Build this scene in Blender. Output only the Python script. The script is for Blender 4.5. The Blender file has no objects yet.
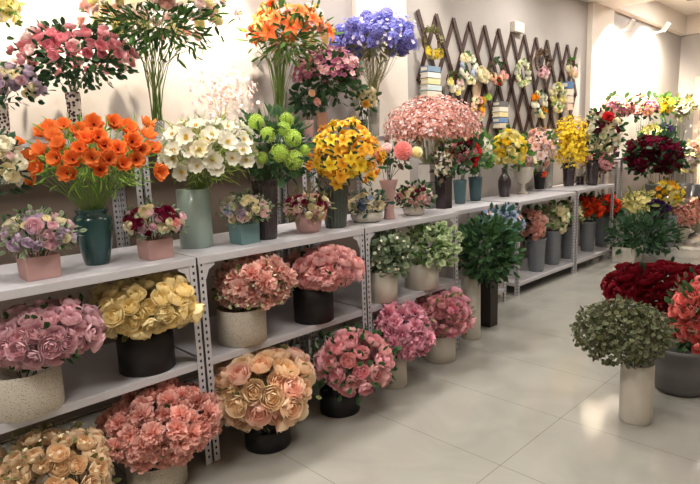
import bpy, bmesh, math, random
from mathutils import Vector, Matrix, Quaternion
RNG = random.Random(7)
PI = math.pi
C = bpy.context.scene.collection
# ------------------------------------------------------------------ camera
CAM_H = 1.4
V1 = (578.0, 112.0); V2 = (-550.0, 68.0)
F = math.sqrt(-(V1[0]*V2[0] + V1[1]*V2[1]))
yc = Vector((V1[0], V1[1], -F)).normalized()
xc = -Vector((V2[0], V2[1], -F)).normalized()
zc = xc.cross(yc).normalized(); xc = yc.cross(zc).normalized()
RIGHT = Vector((xc[0], yc[0], zc[0])); UP = Vector((xc[1], yc[1], zc[1])); BACK = Vector((xc[2], yc[2], zc[2]))
EYE = Vector((0, 0, CAM_H))
cd = bpy.data.cameras.new('camera'); cam = bpy.data.objects.new('camera', cd); C.objects.link(cam)
cd.sensor_fit = 'HORIZONTAL'; cd.sensor_width = 36; cd.lens = 36*F/700; cd.clip_end = 60
cam.matrix_world = Matrix(((RIGHT.x, UP.x, BACK.x, EYE.x), (RIGHT.y, UP.y, BACK.y, EYE.y), (RIGHT.z, UP.z, BACK.z, EYE.z), (0, 0, 0, 1)))
sc = bpy.context.scene; sc.camera = cam

def ray(px, py): return RIGHT*((px-350)/F) + UP*((242-py)/F) - BACK      # measuring helpers: photo pixel -> point in the room
def on_z(px, py, z):
    d = ray(px, py); return EYE + d*((z-CAM_H)/d.z)
def on_x(px, py, x):
    d = ray(px, py); return EYE + d*(x/d.x)
def at_h(px, py, hd):
    d = ray(px, py); return EYE + d*(hd/math.hypot(d.x, d.y))
def depth(p): return -(p-EYE).dot(BACK)

# ------------------------------------------------------------------ materials
def lin(c):
    return tuple(((v/255)/12.92 if v/255 <= .04045 else ((v/255+.055)/1.055)**2.4) for v in c) + (1,)
MATS = {}
def mat(name, col, rough=.6, metal=0, spec=.4, noise=None, bump=0, trans=0, coat=0):
    if name in MATS: return MATS[name]
    m = bpy.data.materials.new(name); m.use_nodes = True; nt = m.node_tree; b = nt.nodes['Principled BSDF']
    b.inputs['Base Color'].default_value = lin(col); b.inputs['Roughness'].default_value = rough
    b.inputs['Metallic'].default_value = metal; b.inputs['Specular IOR Level'].default_value = spec
    b.inputs['Transmission Weight'].default_value = trans; b.inputs['Coat Weight'].default_value = coat
    if noise:
        sc_, amt, col2 = noise
        t = nt.nodes.new('ShaderNodeTexCoord'); n = nt.nodes.new('ShaderNodeTexNoise'); n.inputs['Scale'].default_value = sc_; n.inputs['Detail'].default_value = 4
        r = nt.nodes.new('ShaderNodeValToRGB'); r.color_ramp.elements[0].position = .5-amt; r.color_ramp.elements[1].position = .5+amt
        r.color_ramp.elements[0].color = lin(col); r.color_ramp.elements[1].color = lin(col2)
        nt.links.new(t.outputs['Object'], n.inputs['Vector']); nt.links.new(n.outputs['Fac'], r.inputs['Fac']); nt.links.new(r.outputs['Color'], b.inputs['Base Color'])
        if bump:
            bp = nt.nodes.new('ShaderNodeBump'); bp.inputs['Strength'].default_value = bump; bp.inputs['Distance'].default_value = .002
            nt.links.new(n.outputs['Fac'], bp.inputs['Height']); nt.links.new(bp.outputs['Normal'], b.inputs['Normal'])
    MATS[name] = m; return m
def speckle(name, col, spot, scale=160, thr=.22):
    if name in MATS: return MATS[name]
    m = mat(name, col, .7)
    nt = m.node_tree; b = nt.nodes['Principled BSDF']
    t = nt.nodes.new('ShaderNodeTexCoord'); v = nt.nodes.new('ShaderNodeTexVoronoi'); v.inputs['Scale'].default_value = scale
    r = nt.nodes.new('ShaderNodeValToRGB'); r.color_ramp.elements[0].position = thr; r.color_ramp.elements[0].color = lin(spot)
    r.color_ramp.elements[1].position = thr+.08; r.color_ramp.elements[1].color = lin(col)
    nt.links.new(t.outputs['Object'], v.inputs['Vector']); nt.links.new(v.outputs['Distance'], r.inputs['Fac']); nt.links.new(r.outputs['Color'], b.inputs['Base Color'])
    return m
STRONG = ('maroon', 'crimson', 'burgundy', 'red', 'red_orange', 'purple', 'eggplant', 'orange', 'yellow', 'gold', 'deep_gold', 'lime', 'coral_red', 'pink_edge', 'white', 'cream', 'sage', 'lily_orange', 'violet', 'mauve_tiny', 'dusty_pink')
def petal(name, inner, outer, var=.12, trans=.2):
    """petal colour runs from the heart to the rim; every bloom varies a little"""
    if name in MATS: return MATS[name]
    if name.startswith('petal') and name[6:] not in STRONG:
        inner = tuple(.56*i+.44*o for i, o in zip(inner, outer)); inner = tuple(.78*o+.22*w for o, w in zip(inner, (250, 240, 234))); outer = tuple(.54*o+.46*w for o, w in zip(outer, (254, 246, 242)))
    m = bpy.data.materials.new(name); m.use_nodes = True; nt = m.node_tree; b = nt.nodes['Principled BSDF']
    a = nt.nodes.new('ShaderNodeAttribute'); a.attribute_name = 'rim'
    mx = nt.nodes.new('ShaderNodeMix'); mx.data_type = 'RGBA'
    mx.inputs['A'].default_value = lin(inner); mx.inputs['B'].default_value = lin(outer)
    nt.links.new(a.outputs['Fac'], mx.inputs['Factor'])
    oi = nt.nodes.new('ShaderNodeObjectInfo'); mr = nt.nodes.new('ShaderNodeMapRange')
    mr.inputs['To Min'].default_value = 1-var; mr.inputs['To Max'].default_value = 1+var
    nt.links.new(oi.outputs['Random'], mr.inputs['Value'])
    hs = nt.nodes.new('ShaderNodeHueSaturation'); hs.inputs['Hue'].default_value = .5
    nt.links.new(mr.outputs['Result'], hs.inputs['Value']); nt.links.new(mx.outputs['Result'], hs.inputs['Color'])
    nt.links.new(hs.outputs['Color'], b.inputs['Base Color'])
    b.inputs['Roughness'].default_value = .65; b.inputs['Specular IOR Level'].default_value = .25
    tr = nt.nodes.new('ShaderNodeBsdfTranslucent'); nt.links.new(hs.outputs['Color'], tr.inputs['Color'])
    ms = nt.nodes.new('ShaderNodeMixShader'); ms.inputs['Fac'].default_value = trans
    nt.links.new(b.outputs['BSDF'], ms.inputs[1]); nt.links.new(tr.outputs['BSDF'], ms.inputs[2])
    nt.links.new(ms.outputs['Shader'], nt.nodes['Material Output'].inputs['Surface'])
    MATS[name] = m; return m
PETAL = {}
for n_, i_, o_ in [
    ('mauve', (160, 72, 98), (222, 158, 172)), ('yellow_rose', (240, 200, 90), (255, 234, 150)), ('coral', (238, 120, 100), (248, 176, 160)),
    ('pink', (225, 105, 110), (248, 166, 164)), ('cream_peach', (252, 186, 108), (255, 224, 170)), ('coral_frill', (232, 110, 92), (250, 166, 148)),
    ('peach', (246, 160, 92), (255, 212, 162)), ('peach_pink', (236, 140, 110), (250, 198, 168)), ('rose_pink', (225, 92, 118), (250, 156, 170)), ('magenta', (205, 60, 105), (242, 140, 172)),
    ('dusty', (190, 75, 100), (232, 140, 150)), ('orange', (224, 84, 18), (254, 162, 86)), ('white', (238, 232, 205), (253, 250, 238)), ('cream', (245, 232, 170), (253, 246, 222)),
    ('lime', (160, 196, 66), (216, 234, 128)), ('gold', (246, 168, 20), (255, 208, 80)), ('deep_gold', (238, 138, 20), (252, 178, 50)), ('lilac', (150, 120, 170), (200, 172, 205)),
    ('lilac_pink', (196, 110, 140), (228, 180, 192)), ('maroon', (90, 10, 40), (140, 30, 66)), ('violet', (95, 95, 185), (158, 158, 225)), ('pale_violet', (160, 160, 220), (205, 205, 240)),
    ('mauve_tiny', (150, 75, 110), (190, 120, 150)), ('pink_tiny', (225, 130, 140), (245, 172, 175)), ('salmon', (226, 134, 118), (244, 182, 164)), ('red', (190, 20, 30), (220, 50, 50)),
    ('red_orange', (225, 45, 15), (250, 90, 40)), ('yellow', (240, 202, 20), (254, 230, 84)), ('lemon', (240, 225, 70), (250, 240, 140)), ('burgundy', (54, 6, 18), (86, 14, 32)),
    ('crimson', (84, 2, 14), (118, 8, 26)), ('coral_red', (214, 84, 78), (246, 146, 138)), ('blue', (90, 120, 175), (165, 190, 225)), ('slate_blue', (70, 100, 150), (110, 140, 185)),
    ('purple', (50, 25, 70), (95, 60, 120)), ('dusty_pink', (186, 118, 108), (230, 176, 162)), ('pale_pink', (240, 188, 188), (252, 224, 220)), ('dahlia', (205, 85, 85), (238, 140, 132)),
    ('pink_edge', (205, 70, 105), (242, 172, 178)), ('lily_orange', (245, 90, 40), (255, 150, 85)), ('pale_yellow', (245, 222, 130), (255, 244, 200)), ('sage', (84, 92, 66), (124, 126, 96)),
    ('eggplant', (60, 30, 60), (90, 60, 90)), ('grey_lilac', (140, 115, 125), (185, 165, 170)), ('pale_green', (170, 185, 120), (220, 228, 180))]:
    PETAL[n_] = petal('petal_'+n_, i_, o_)
def leafm(name, a, b_):
    return petal('leaf_'+name, a, b_, .2, .2)
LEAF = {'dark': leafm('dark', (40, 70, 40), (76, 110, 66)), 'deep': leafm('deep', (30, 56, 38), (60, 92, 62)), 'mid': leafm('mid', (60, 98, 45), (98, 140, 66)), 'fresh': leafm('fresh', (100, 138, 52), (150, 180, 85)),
        'olive': leafm('olive', (98, 104, 58), (140, 140, 92)), 'grey': leafm('grey', (98, 118, 88), (168, 184, 150)), 'sage': leafm('sage', (72, 80, 58), (110, 112, 86)), 'brown': leafm('brown', (80, 62, 50), (120, 96, 76)),
        'variegated': leafm('variegated', (92, 128, 72), (214, 224, 184)), 'blue_green': leafm('blue_green', (40, 78, 66), (70, 108, 94)), 'yellow_green': leafm('yellow_green', (135, 160, 70), (186, 205, 120))}
STEM = mat('stem_green', (104, 130, 62), .6)
STEM_D = mat('stem_dark', (60, 78, 44), .6)
STEM_P = mat('stem_pale', (150, 150, 96), .6)
CENTRE = mat('flower_centre_yellow', (205, 165, 40), .8)
CENTRE_D = mat('flower_centre_dark', (70, 30, 15), .8)
CENTRE_G = mat('flower_centre_green', (150, 160, 60), .8)
WHITE_STEEL = mat('white_powder_coated_steel', (196, 194, 198), .4, noise=(6, .3, (188, 186, 191)))
SLOT = mat('dark_slot', (38, 36, 44), .8)
M_SPECK = speckle('speckled_grey_stoneware', (196, 188, 174), (120, 112, 100))
M_BLACK = mat('black_matt_plastic', (22, 21, 22), .5, noise=(30, .2, (26, 25, 26)))
M_WHITEPOT = mat('off_white_ceramic', (206, 200, 188), .5, noise=(14, .25, (198, 190, 178)))
M_PINKBOX = mat('dusty_pink_card', (184, 146, 141), .7, noise=(12, .3, (176, 138, 133)))
M_TEAL = mat('dark_teal_glaze', (20, 58, 62), .18, coat=.6, noise=(9, .3, (30, 74, 72)))
M_CELADON = mat('pale_celadon_glaze', (152, 168, 160), .3, coat=.4, noise=(5, .35, (140, 158, 151)))
M_TEALBOX = mat('teal_card', (108, 138, 140), .6, noise=(12, .3, (100, 130, 132)))
M_DARKVASE = mat('dark_brown_glass', (46, 38, 42), .2, coat=.5, noise=(8, .3, (60, 50, 54)))
M_SMOKE = mat('smoky_green_glass', (56, 64, 58), .15, coat=.5, noise=(8, .3, (66, 74, 66)))
M_DUSTVASE = mat('dusty_rose_ceramic', (190, 154, 150), .5, noise=(10, .3, (182, 146, 142)))
M_BLUERIB = mat('blue_ribbed_ceramic', (66, 92, 99), .3, noise=(10, .3, (78, 104, 110)))
M_BUCKET = mat('grey_zinc_bucket', (138, 142, 148), .45, .3, noise=(7, .35, (120, 124, 132)))
M_GREYPOT = mat('mid_grey_resin', (104, 102, 104), .5, noise=(10, .3, (110, 108, 110)))
M_TERRA = mat('terracotta', (190, 98, 52), .7, noise=(14, .3, (176, 88, 46)))
M_WICKER = mat('brown_twig', (96, 66, 44), .8, noise=(40, .3, (70, 46, 32)))
M_PRINT = speckle('white_vase_with_dark_pattern', (226, 212, 204), (52, 34, 40), 62, .42)
M_GLASS = mat('pale_glass', (226, 228, 222), .06, trans=.75, spec=.5)
M_PEACHGLASS = mat('peach_glass', (226, 170, 146), .2, trans=.3)
M_DARKBOX = mat('dark_brown_box', (44, 34, 32), .5, noise=(10, .3, (52, 42, 38)))

# ------------------------------------------------------------------ object helpers
def link(o, parent=None):
    C.objects.link(o)
    if parent is not None: o.parent = parent
    return o
def mesh_from(name, verts, faces, mats, fm=None, rim=None, smooth=True):
    me = bpy.data.meshes.new(name); me.from_pydata(verts, [], faces)
    for m in mats: me.materials.append(m)
    if fm: me.polygons.foreach_set('material_index', fm)
    if smooth: me.polygons.foreach_set('use_smooth', [True]*len(me.polygons))
    if rim is not None:
        a = me.attributes.new('rim', 'FLOAT', 'POINT'); a.data.foreach_set('value', rim)
    me.update(); return me
def tag(o, label, cat, group=None):
    o['label'] = label; o['category'] = cat
    if group: o['group'] = group
    return o
def struct(o): o['kind'] = 'structure'; return o
def empty(name, loc, label, cat, group=None):
    o = bpy.data.objects.new(name, None); o.empty_display_size = .05; o.location = loc; link(o)
    return tag(o, label, cat, group)
class MB:
    def __init__(s): s.v = []; s.f = []; s.m = []; s.r = []
    def add(s, vs, fs, mi=0, rim=None):
        k = len(s.v); s.v += [tuple(v) for v in vs]; s.f += [tuple(i+k for i in f) for f in fs]; s.m += [mi]*len(fs)
        s.r += list(rim) if rim is not None else [0.5]*len(vs)
    def box(s, a, b, mi=0):
        x0, y0, z0 = a; x1, y1, z1 = b
        s.add([(x0,y0,z0),(x1,y0,z0),(x1,y1,z0),(x0,y1,z0),(x0,y0,z1),(x1,y0,z1),(x1,y1,z1),(x0,y1,z1)],
              [(0,3,2,1),(4,5,6,7),(0,1,5,4),(1,2,6,5),(2,3,7,6),(3,0,4,7)], mi)
    def tube(s, pts, r0, r1=None, n=5, mi=0):
        if r1 is None: r1 = r0
        vs = []; fs = []; L = len(pts)
        for i, p in enumerate(pts):
            p = Vector(p); d = (Vector(pts[min(i+1, L-1)]) - Vector(pts[max(i-1, 0)])).normalized()
            a = d.cross(Vector((.31, .83, .45))).normalized(); b = d.cross(a)
            r = r0 + (r1-r0)*i/(L-1)
            for k in range(n):
                t = 2*PI*k/n; vs.append(p + a*(r*math.cos(t)) + b*(r*math.sin(t)))
        for i in range(L-1):
            for k in range(n):
                fs.append((i*n+k, i*n+(k+1) % n, (i+1)*n+(k+1) % n, (i+1)*n+k))
        fs.append(tuple(range(n-1, -1, -1))); fs.append(tuple((L-1)*n+k for k in range(n)))
        s.add(vs, fs, mi)
    def lathe(s, prof, n=32, mi=0, ribs=0, depth_=0, square=False, cx=0, cy=0):
        vs = []; fs = []; L = len(prof)
        for r, z in prof:
            for k in range(n):
                t = 2*PI*(k+.5)/n
                q = r*(1 + depth_*math.cos(ribs*t)) if ribs else r
                vs.append((cx+q*math.cos(t), cy+q*math.sin(t), z))
        for i in range(L-1):
            for k in range(n): fs.append((i*n+k, i*n+(k+1) % n, (i+1)*n+(k+1) % n, (i+1)*n+k))
        fs.append(tuple(range(n-1, -1, -1))); fs.append(tuple((L-1)*n+k for k in range(n)))
        s.add(vs, fs, mi)
    def mesh(s, name, mats, smooth=True, rim=False):
        return mesh_from(name, s.v, s.f, mats, s.m, s.r if rim else None, smooth)
    def obj(s, name, mats, parent=None, smooth=False, rim=False, loc=None):
        if not isinstance(mats, (list, tuple)): mats = [mats]
        o = bpy.data.objects.new(name, s.mesh(name, mats, smooth, rim))
        if loc is not None: o.location = loc
        return link(o, parent)

# ------------------------------------------------------------------ blooms (unit radius, facing +Z)
def frame(d):
    d = d.normalized(); a = d.cross(Vector((0, 0, 1)) if abs(d.z) < .95 else Vector((1, 0, 0))).normalized(); return a, d.cross(a), d
def patch(mb, fn, nu, nv, mi=0, rimf=None):
    vs = []; rm = []
    for j in range(nv+1):
        for i in range(nu+1):
            u = -1+2*i/nu; v = j/nv; vs.append(fn(u, v)); rm.append(rimf(u, v) if rimf else v)
    fs = [(j*(nu+1)+i, j*(nu+1)+i+1, (j+1)*(nu+1)+i+1, (j+1)*(nu+1)+i) for j in range(nv) for i in range(nu)]
    mb.add(vs, fs, mi, rm)
def rose_mb(seed, layers=((2, .12), (3, .26), (4, .42), (5, .6), (5, .78), (6, .96)), top=168, open_=64, curl=.09):
    """cupped petals wrapped round a ball; inner layers close over the heart, outer ones stop near the equator"""
    R = random.Random(seed); mb = MB()
    for k, t in layers:
        off = R.random()*6
        for p in range(k):
            th = off + 2*PI*p/k + R.uniform(-.18, .18); w = 1.3*PI/k*(1 if k > 2 else .85); jr = R.uniform(.93, 1.08); fm = math.radians(top-open_*t+R.uniform(-9, 6)); cu = curl*R.uniform(.5, 1.5)*t; tilt = R.uniform(-.05, .05)
            def fn(u, v, th=th, w=w, jr=jr, fm=fm, cu=cu, t=t):
                e = abs(u); ph = fm*(.16+.84*v)*(1-.10*e**2.2*v); ww = w*math.sin(PI*(.22+.56*v))**.6*(1-.18*max(0, v-.8)*5*e)
                rr = t*jr*(1+.05*e*v); r = rr*math.sin(ph) + cu*max(0, v-.62)**1.2*2.2; z = -rr*math.cos(ph)*.92 - cu*max(0, v-.8)*1.4 + tilt*v
                a = th+u*ww
                return (r*math.cos(a), r*math.sin(a), z)
            patch(mb, fn, 4, 5, 0, lambda u, v, t=t: min(1, max(0, .15+.5*t+.4*v*v*v)))
    return mb
def frill_mb(seed, n=46, ruff=.13):
    R = random.Random(seed); mb = MB()
    for i in range(n):
        c = 1-(i+.5)/n*1.35; ph = math.acos(max(-1, c)); th = i*2.39996+R.uniform(-.3, .3)
        d = Vector((math.sin(ph)*math.cos(th), math.sin(ph)*math.sin(th), math.cos(ph)*.85)); a, b, d = frame(d)
        L = R.uniform(.82, 1.05); w = R.uniform(.3, .44); tw = R.uniform(0, 3); a, b = a*math.cos(tw)+b*math.sin(tw), b*math.cos(tw)-a*math.sin(tw); rr = [R.uniform(-ruff, ruff) for _ in range(7)]
        def fn(u, v):
            k = int(round((u+1)*3)); s_ = .12+.88*v
            p = d*(L*s_*(1-.12*u*u) + rr[k]*v*v*.8) + a*(u*w*s_) + b*(rr[(k*3+2) % 7]*v*1.4 + .10*v*v)
            return p
        patch(mb, fn, 6, 2, 0, lambda u, v: v*.8+.2*abs(u))
    return mb
def ball_mb(seed, n=60, size=.27, petals=4):
    R = random.Random(seed); mb = MB()
    for i in range(n):
        c = 1-2*(i+.5)/n; 
        if c < -.75: continue
        ph = math.acos(c); th = i*2.39996
        d = Vector((math.sin(ph)*math.cos(th), math.sin(ph)*math.sin(th), c)); a, b, d = frame(d); d2 = d*R.uniform(.84, 1.0); t0 = R.random()*6; s_ = size*R.uniform(.85, 1.15)
        for k in range(petals):
            t = t0+2*PI*k/petals; e = a*math.cos(t)+b*math.sin(t); f = b*math.cos(t)-a*math.sin(t)
            mb.add([d2*.93, d2+e*s_*.55+f*s_*.42, d2*1.03+e*s_, d2+e*s_*.55-f*s_*.42], [(0, 1, 2, 3)], 0, [.1, .7, 1, .7])
    core(mb, .8)
    return mb
def core(mb, r):
    vs = []; fs = []; n = 10; m = 6
    for j in range(m+1):
        for i in range(n):
            p = PI*j/m; t = 2*PI*i/n; vs.append((r*math.sin(p)*math.cos(t), r*math.sin(p)*math.sin(t), r*math.cos(p)))
    for j in range(m):
        for i in range(n): fs.append((j*n+i, (j+1)*n+i, (j+1)*n+(i+1) % n, j*n+(i+1) % n))
    mb.add(vs, fs, 0, [0]*len(vs))
def open_mb(seed, n=6, cup=.35, w=.62, notch=.0, cr=.2, double=False):
    R = random.Random(seed); mb = MB()
    for ring in range(2 if double else 1):
        for k in range(n):
            th = 2*PI*(k+.5*ring)/n + R.uniform(-.12, .12); cj = (cup+.3*ring)*R.uniform(.6, 1.35); wj = w*R.uniform(.9, 1.1); s_ = 1-.25*ring
            ca, sa = math.cos(th), math.sin(th); wav = R.uniform(-.1, .1)
            def fn(u, v):
                wd = wj*math.sin(PI*min(1, .12+.66*v))*u; r = (.08+.92*v)*(1-.16*u*u*v)*s_; z = cj*v*v*.9 + .14*u*u*v + wav*u*v - .05
                return (r*ca-wd*sa, r*sa+wd*ca, z)
            patch(mb, fn, 4, 4)
    vs = [(0, 0, .1)] + [(cr*math.cos(t*PI/4), cr*math.sin(t*PI/4), .04) for t in range(8)]
    mb.add(vs, [(0, 1+i, 1+(i+1) % 8) for i in range(8)], 1)
    for i in range(10):
        t = i*.63; p = Vector((cr*.9*math.cos(t), cr*.9*math.sin(t), .22)); q = Vector((cr*.5*math.cos(t), cr*.5*math.sin(t), .03))
        mb.tube([q, p], .02, .035, 3, 1)
    return mb
def lily_mb(seed):
    R = random.Random(seed); mb = MB()
    for k in range(6):
        th = PI*k/3+R.uniform(-.1, .1); ca, sa = math.cos(th), math.sin(th); cj = R.uniform(.8, 1.15); w = .3 if k % 2 else .38
        def fn(u, v):
            wd = w*math.sin(PI*(.06+.94*v)**.8)*u*(1 if v < .99 else .2); r = .06+.94*v**1.3; z = (.75*v-.62*v**2.6)*cj + .12*u*u*math.sin(PI*v) - .1
            return (r*ca-wd*sa, r*sa+wd*ca, z)
        patch(mb, fn, 2, 6)
    for i in range(6):
        t = i*1.05+.3; mb.tube([(0, 0, 0), (.1*math.cos(t), .1*math.sin(t), .35), (.2*math.cos(t), .2*math.sin(t), .62)], .02, .03, 3, 1)
    return mb
def dahlia_mb(seed, n=130):
    mb = MB(); R = random.Random(seed)
    for i in range(n):
        c = 1-2*(i+.5)/n*.86; ph = math.acos(c); th = i*2.39996; d = Vector((math.sin(ph)*math.cos(th), math.sin(ph)*math.sin(th), c)); a, b, d = frame(d)
        tip = d*1.02 + Vector((0, 0, .1)); s_ = .17
        mb.add([d*.7, d*.92+a*s_, tip, d*.92-a*s_, d*.86+Vector((0, 0, -.06))], [(0, 1, 4), (1, 2, 4), (2, 3, 4), (3, 0, 4)], 0, [0, .6, 1, .6, .3])
    core(mb, .74); return mb
def tulip_mb(seed): return rose_mb(seed, ((3, .3), (3, .5), (4, .72)), 160, 40, .1)
BL = {}
def bloom_mesh(kind, pet, centre=None):
    seed = RNG.randrange(3); key = (kind, pet, seed)
    if key in BL: return BL[key]
    b0 = ('mb', kind, seed)
    if b0 not in BL:
        s_ = seed*7+1
        BL[b0] = {'rose': lambda: rose_mb(s_), 'bud': lambda: rose_mb(s_, ((2, .2), (3, .4), (4, .62), (5, .85)), 160, 45, .2), 'ranunculus': lambda: rose_mb(s_, ((2, .14), (3, .3), (4, .44), (5, .58), (6, .72), (6, .85), (7, .98)), 168, 60, .08),
                  'carnation': lambda: frill_mb(s_), 'peony': lambda: frill_mb(s_, 30, .2), 'hydrangea': lambda: ball_mb(s_), 'poppy': lambda: open_mb(s_, 8, .62, .36, 0, .1, True), 'cosmos': lambda: open_mb(s_, 8, .34, .4, 0, .2), 'daisy': lambda: open_mb(s_, 7, .2, .42, 0, .24, True),
                  'lily': lambda: lily_mb(s_), 'dahlia': lambda: dahlia_mb(s_), 'tulip': lambda: tulip_mb(s_), 'pompon': lambda: ball_mb(s_, 110, .2, 3), 'blossom': lambda: open_mb(s_, 5, .4, .6, 0, .16)}[kind]()
    m2 = centre or {'poppy': CENTRE_D}.get(kind, CENTRE)
    BL[key] = BL[b0].mesh(kind, [PETAL[pet], m2], True, True)
    return BL[key]
def put_bloom(name, kind, pet, pos, d, r, parent, base):
    o = bpy.data.objects.new(name, bloom_mesh(kind, pet))
    o.location = pos-base; q = d.to_track_quat('Z', 'Y') @ Quaternion((0, 0, 1), RNG.uniform(0, 6.28)); o.rotation_mode = 'QUATERNION'; o.rotation_quaternion = q
    s_ = r*RNG.uniform(.86, 1.08)*(.85 if kind in ('rose', 'ranunculus', 'bud') else 1); o.scale = (s_, s_, s_*RNG.uniform(.85, 1.05))
    return link(o, parent)

# leaves
LEAFSH = {'ovate': (.30, .10), 'narrow': (.12, .06), 'round': (.46, .05), 'grass': (.05, .12), 'oak': (.34, .15)}
def add_leaf(mb, p, d, L, sh, R):
    a, b, d = frame(d); t = R.uniform(0, 6.28); a, b = a*math.cos(t)+b*math.sin(t), b*math.cos(t)-a*math.sin(t)
    w, cv = LEAFSH[sh]; w *= L; cv *= L
    P = [p, p+d*L*.3+a*w*.8+b*cv*.5, p+d*L*.3-a*w*.8+b*cv*.5, p+d*L*.3-b*cv*.2, p+d*L*.7+a*w*.85, p+d*L*.7-a*w*.85, p+d*L*.7-b*cv*.4, p+d*L-b*cv*1.2]
    mb.add(P, [(0, 3, 1), (0, 2, 3), (3, 6, 4, 1), (2, 5, 6, 3), (6, 7, 4), (5, 7, 6)], 0, [0, .8, .8, .15, .9, .9, .2, 1])
def ell_point(R, c, rx, rz, lo, hi, minz=-.9):
    while True:
        v = Vector((R.gauss(0, 1), R.gauss(0, 1), R.gauss(0, 1))).normalized()
        if v.z < minz: continue
        k = R.uniform(lo, hi); return Vector((c.x+v.x*rx*k, c.y+v.y*rx*k, c.z+v.z*rz*k)), v

PROF = {
 'cyl': [(.96, 0), (1, .02), (1, 1)], 'bucket': [(.72, 0), (.74, .01), (.95, .93), (1, .94), (1, 1)], 'shoulder': [(.60, 0), (.66, .06), (.86, .40), (.98, .66), (1, .78), (.93, .87), (.78, .915), (.76, .94), (.84, .97), (.84, 1)],
 'flare': [(.62, 0), (.6, .03), (.5, .2), (.56, .5), (.74, .8), (1, 1)], 'ribbed': [(.68, 0), (.74, .08), (.88, .6), (.94, .85), (1, 1)], 'urn': [(.52, 0), (.52, .04), (.24, .1), (.16, .2), (.2, .36), (.55, .45), (.85, .62), (.93, .85), (1, 1)],
 'bowl': [(.72, 0), (.9, .2), (1, .6), (.97, 1)], 'bottle': [(.7, 0), (.8, .04), (1, .35), (1, .55), (.8, .68), (.45, .8), (.4, .92), (.5, 1)], 'tub': [(.66, 0), (.8, .15), (.95, .55), (1, .9), (1.04, .91), (1.04, 1)],
 'tall': [(.72, 0), (.78, .1), (.92, .7), (1, 1)]}
def make_pot(kind, r, h, m, parent, name):
    mb = MB()
    if kind in ('box', 'tray'):
        t = min(.006, r*.1); k = .94
        o = [(-r*k, -r*k, 0), (r*k, -r*k, 0), (r*k, r*k, 0), (-r*k, r*k, 0), (-r, -r, h), (r, -r, h), (r, r, h), (-r, r, h)]
        q = r-t
        i = [(-q, -q, h), (q, -q, h), (q, q, h), (-q, q, h), (-q*k, -q*k, t), (q*k, -q*k, t), (q*k, q*k, t), (-q*k, q*k, t)]
        f = [(3, 2, 1, 0)] + [(a, (a+1) % 4, 4+(a+1) % 4, 4+a) for a in range(4)] + [(4+a, 4+(a+1) % 4, 8+(a+1) % 4, 8+a) for a in range(4)] + [(8+a, 8+(a+1) % 4, 12+(a+1) % 4, 12+a) for a in range(4)] + [(12, 13, 14, 15)]
        mb.add(o+i, f); ob = mb.obj(name, m, parent, False)
        bv = ob.modifiers.new('b', 'BEVEL'); bv.width = min(.004, r*.06); bv.segments = 2
        return ob
    pr = [(a*r, b*h) for a, b in PROF[kind]]; t = min(.006, r*.12)
    inner = [(max(a-t, .002), max(b, t)) for a, b in pr][::-1]
    ribs, dp = {'ribbed': (22, .035)}.get(kind, (0, 0))
    mb.lathe(pr + [(pr[-1][0]-t*.5, pr[-1][1]+t*.3)] + inner[:-1] + [(inner[-1][0]*.9, t*1.2)], 88 if ribs else 40, 0, ribs, dp)
    ob = mb.obj(name, m, parent, True)
    return ob

def wq(d, up=.25): return (d.normalized()+Vector((0, 0, up))).normalized()

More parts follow.
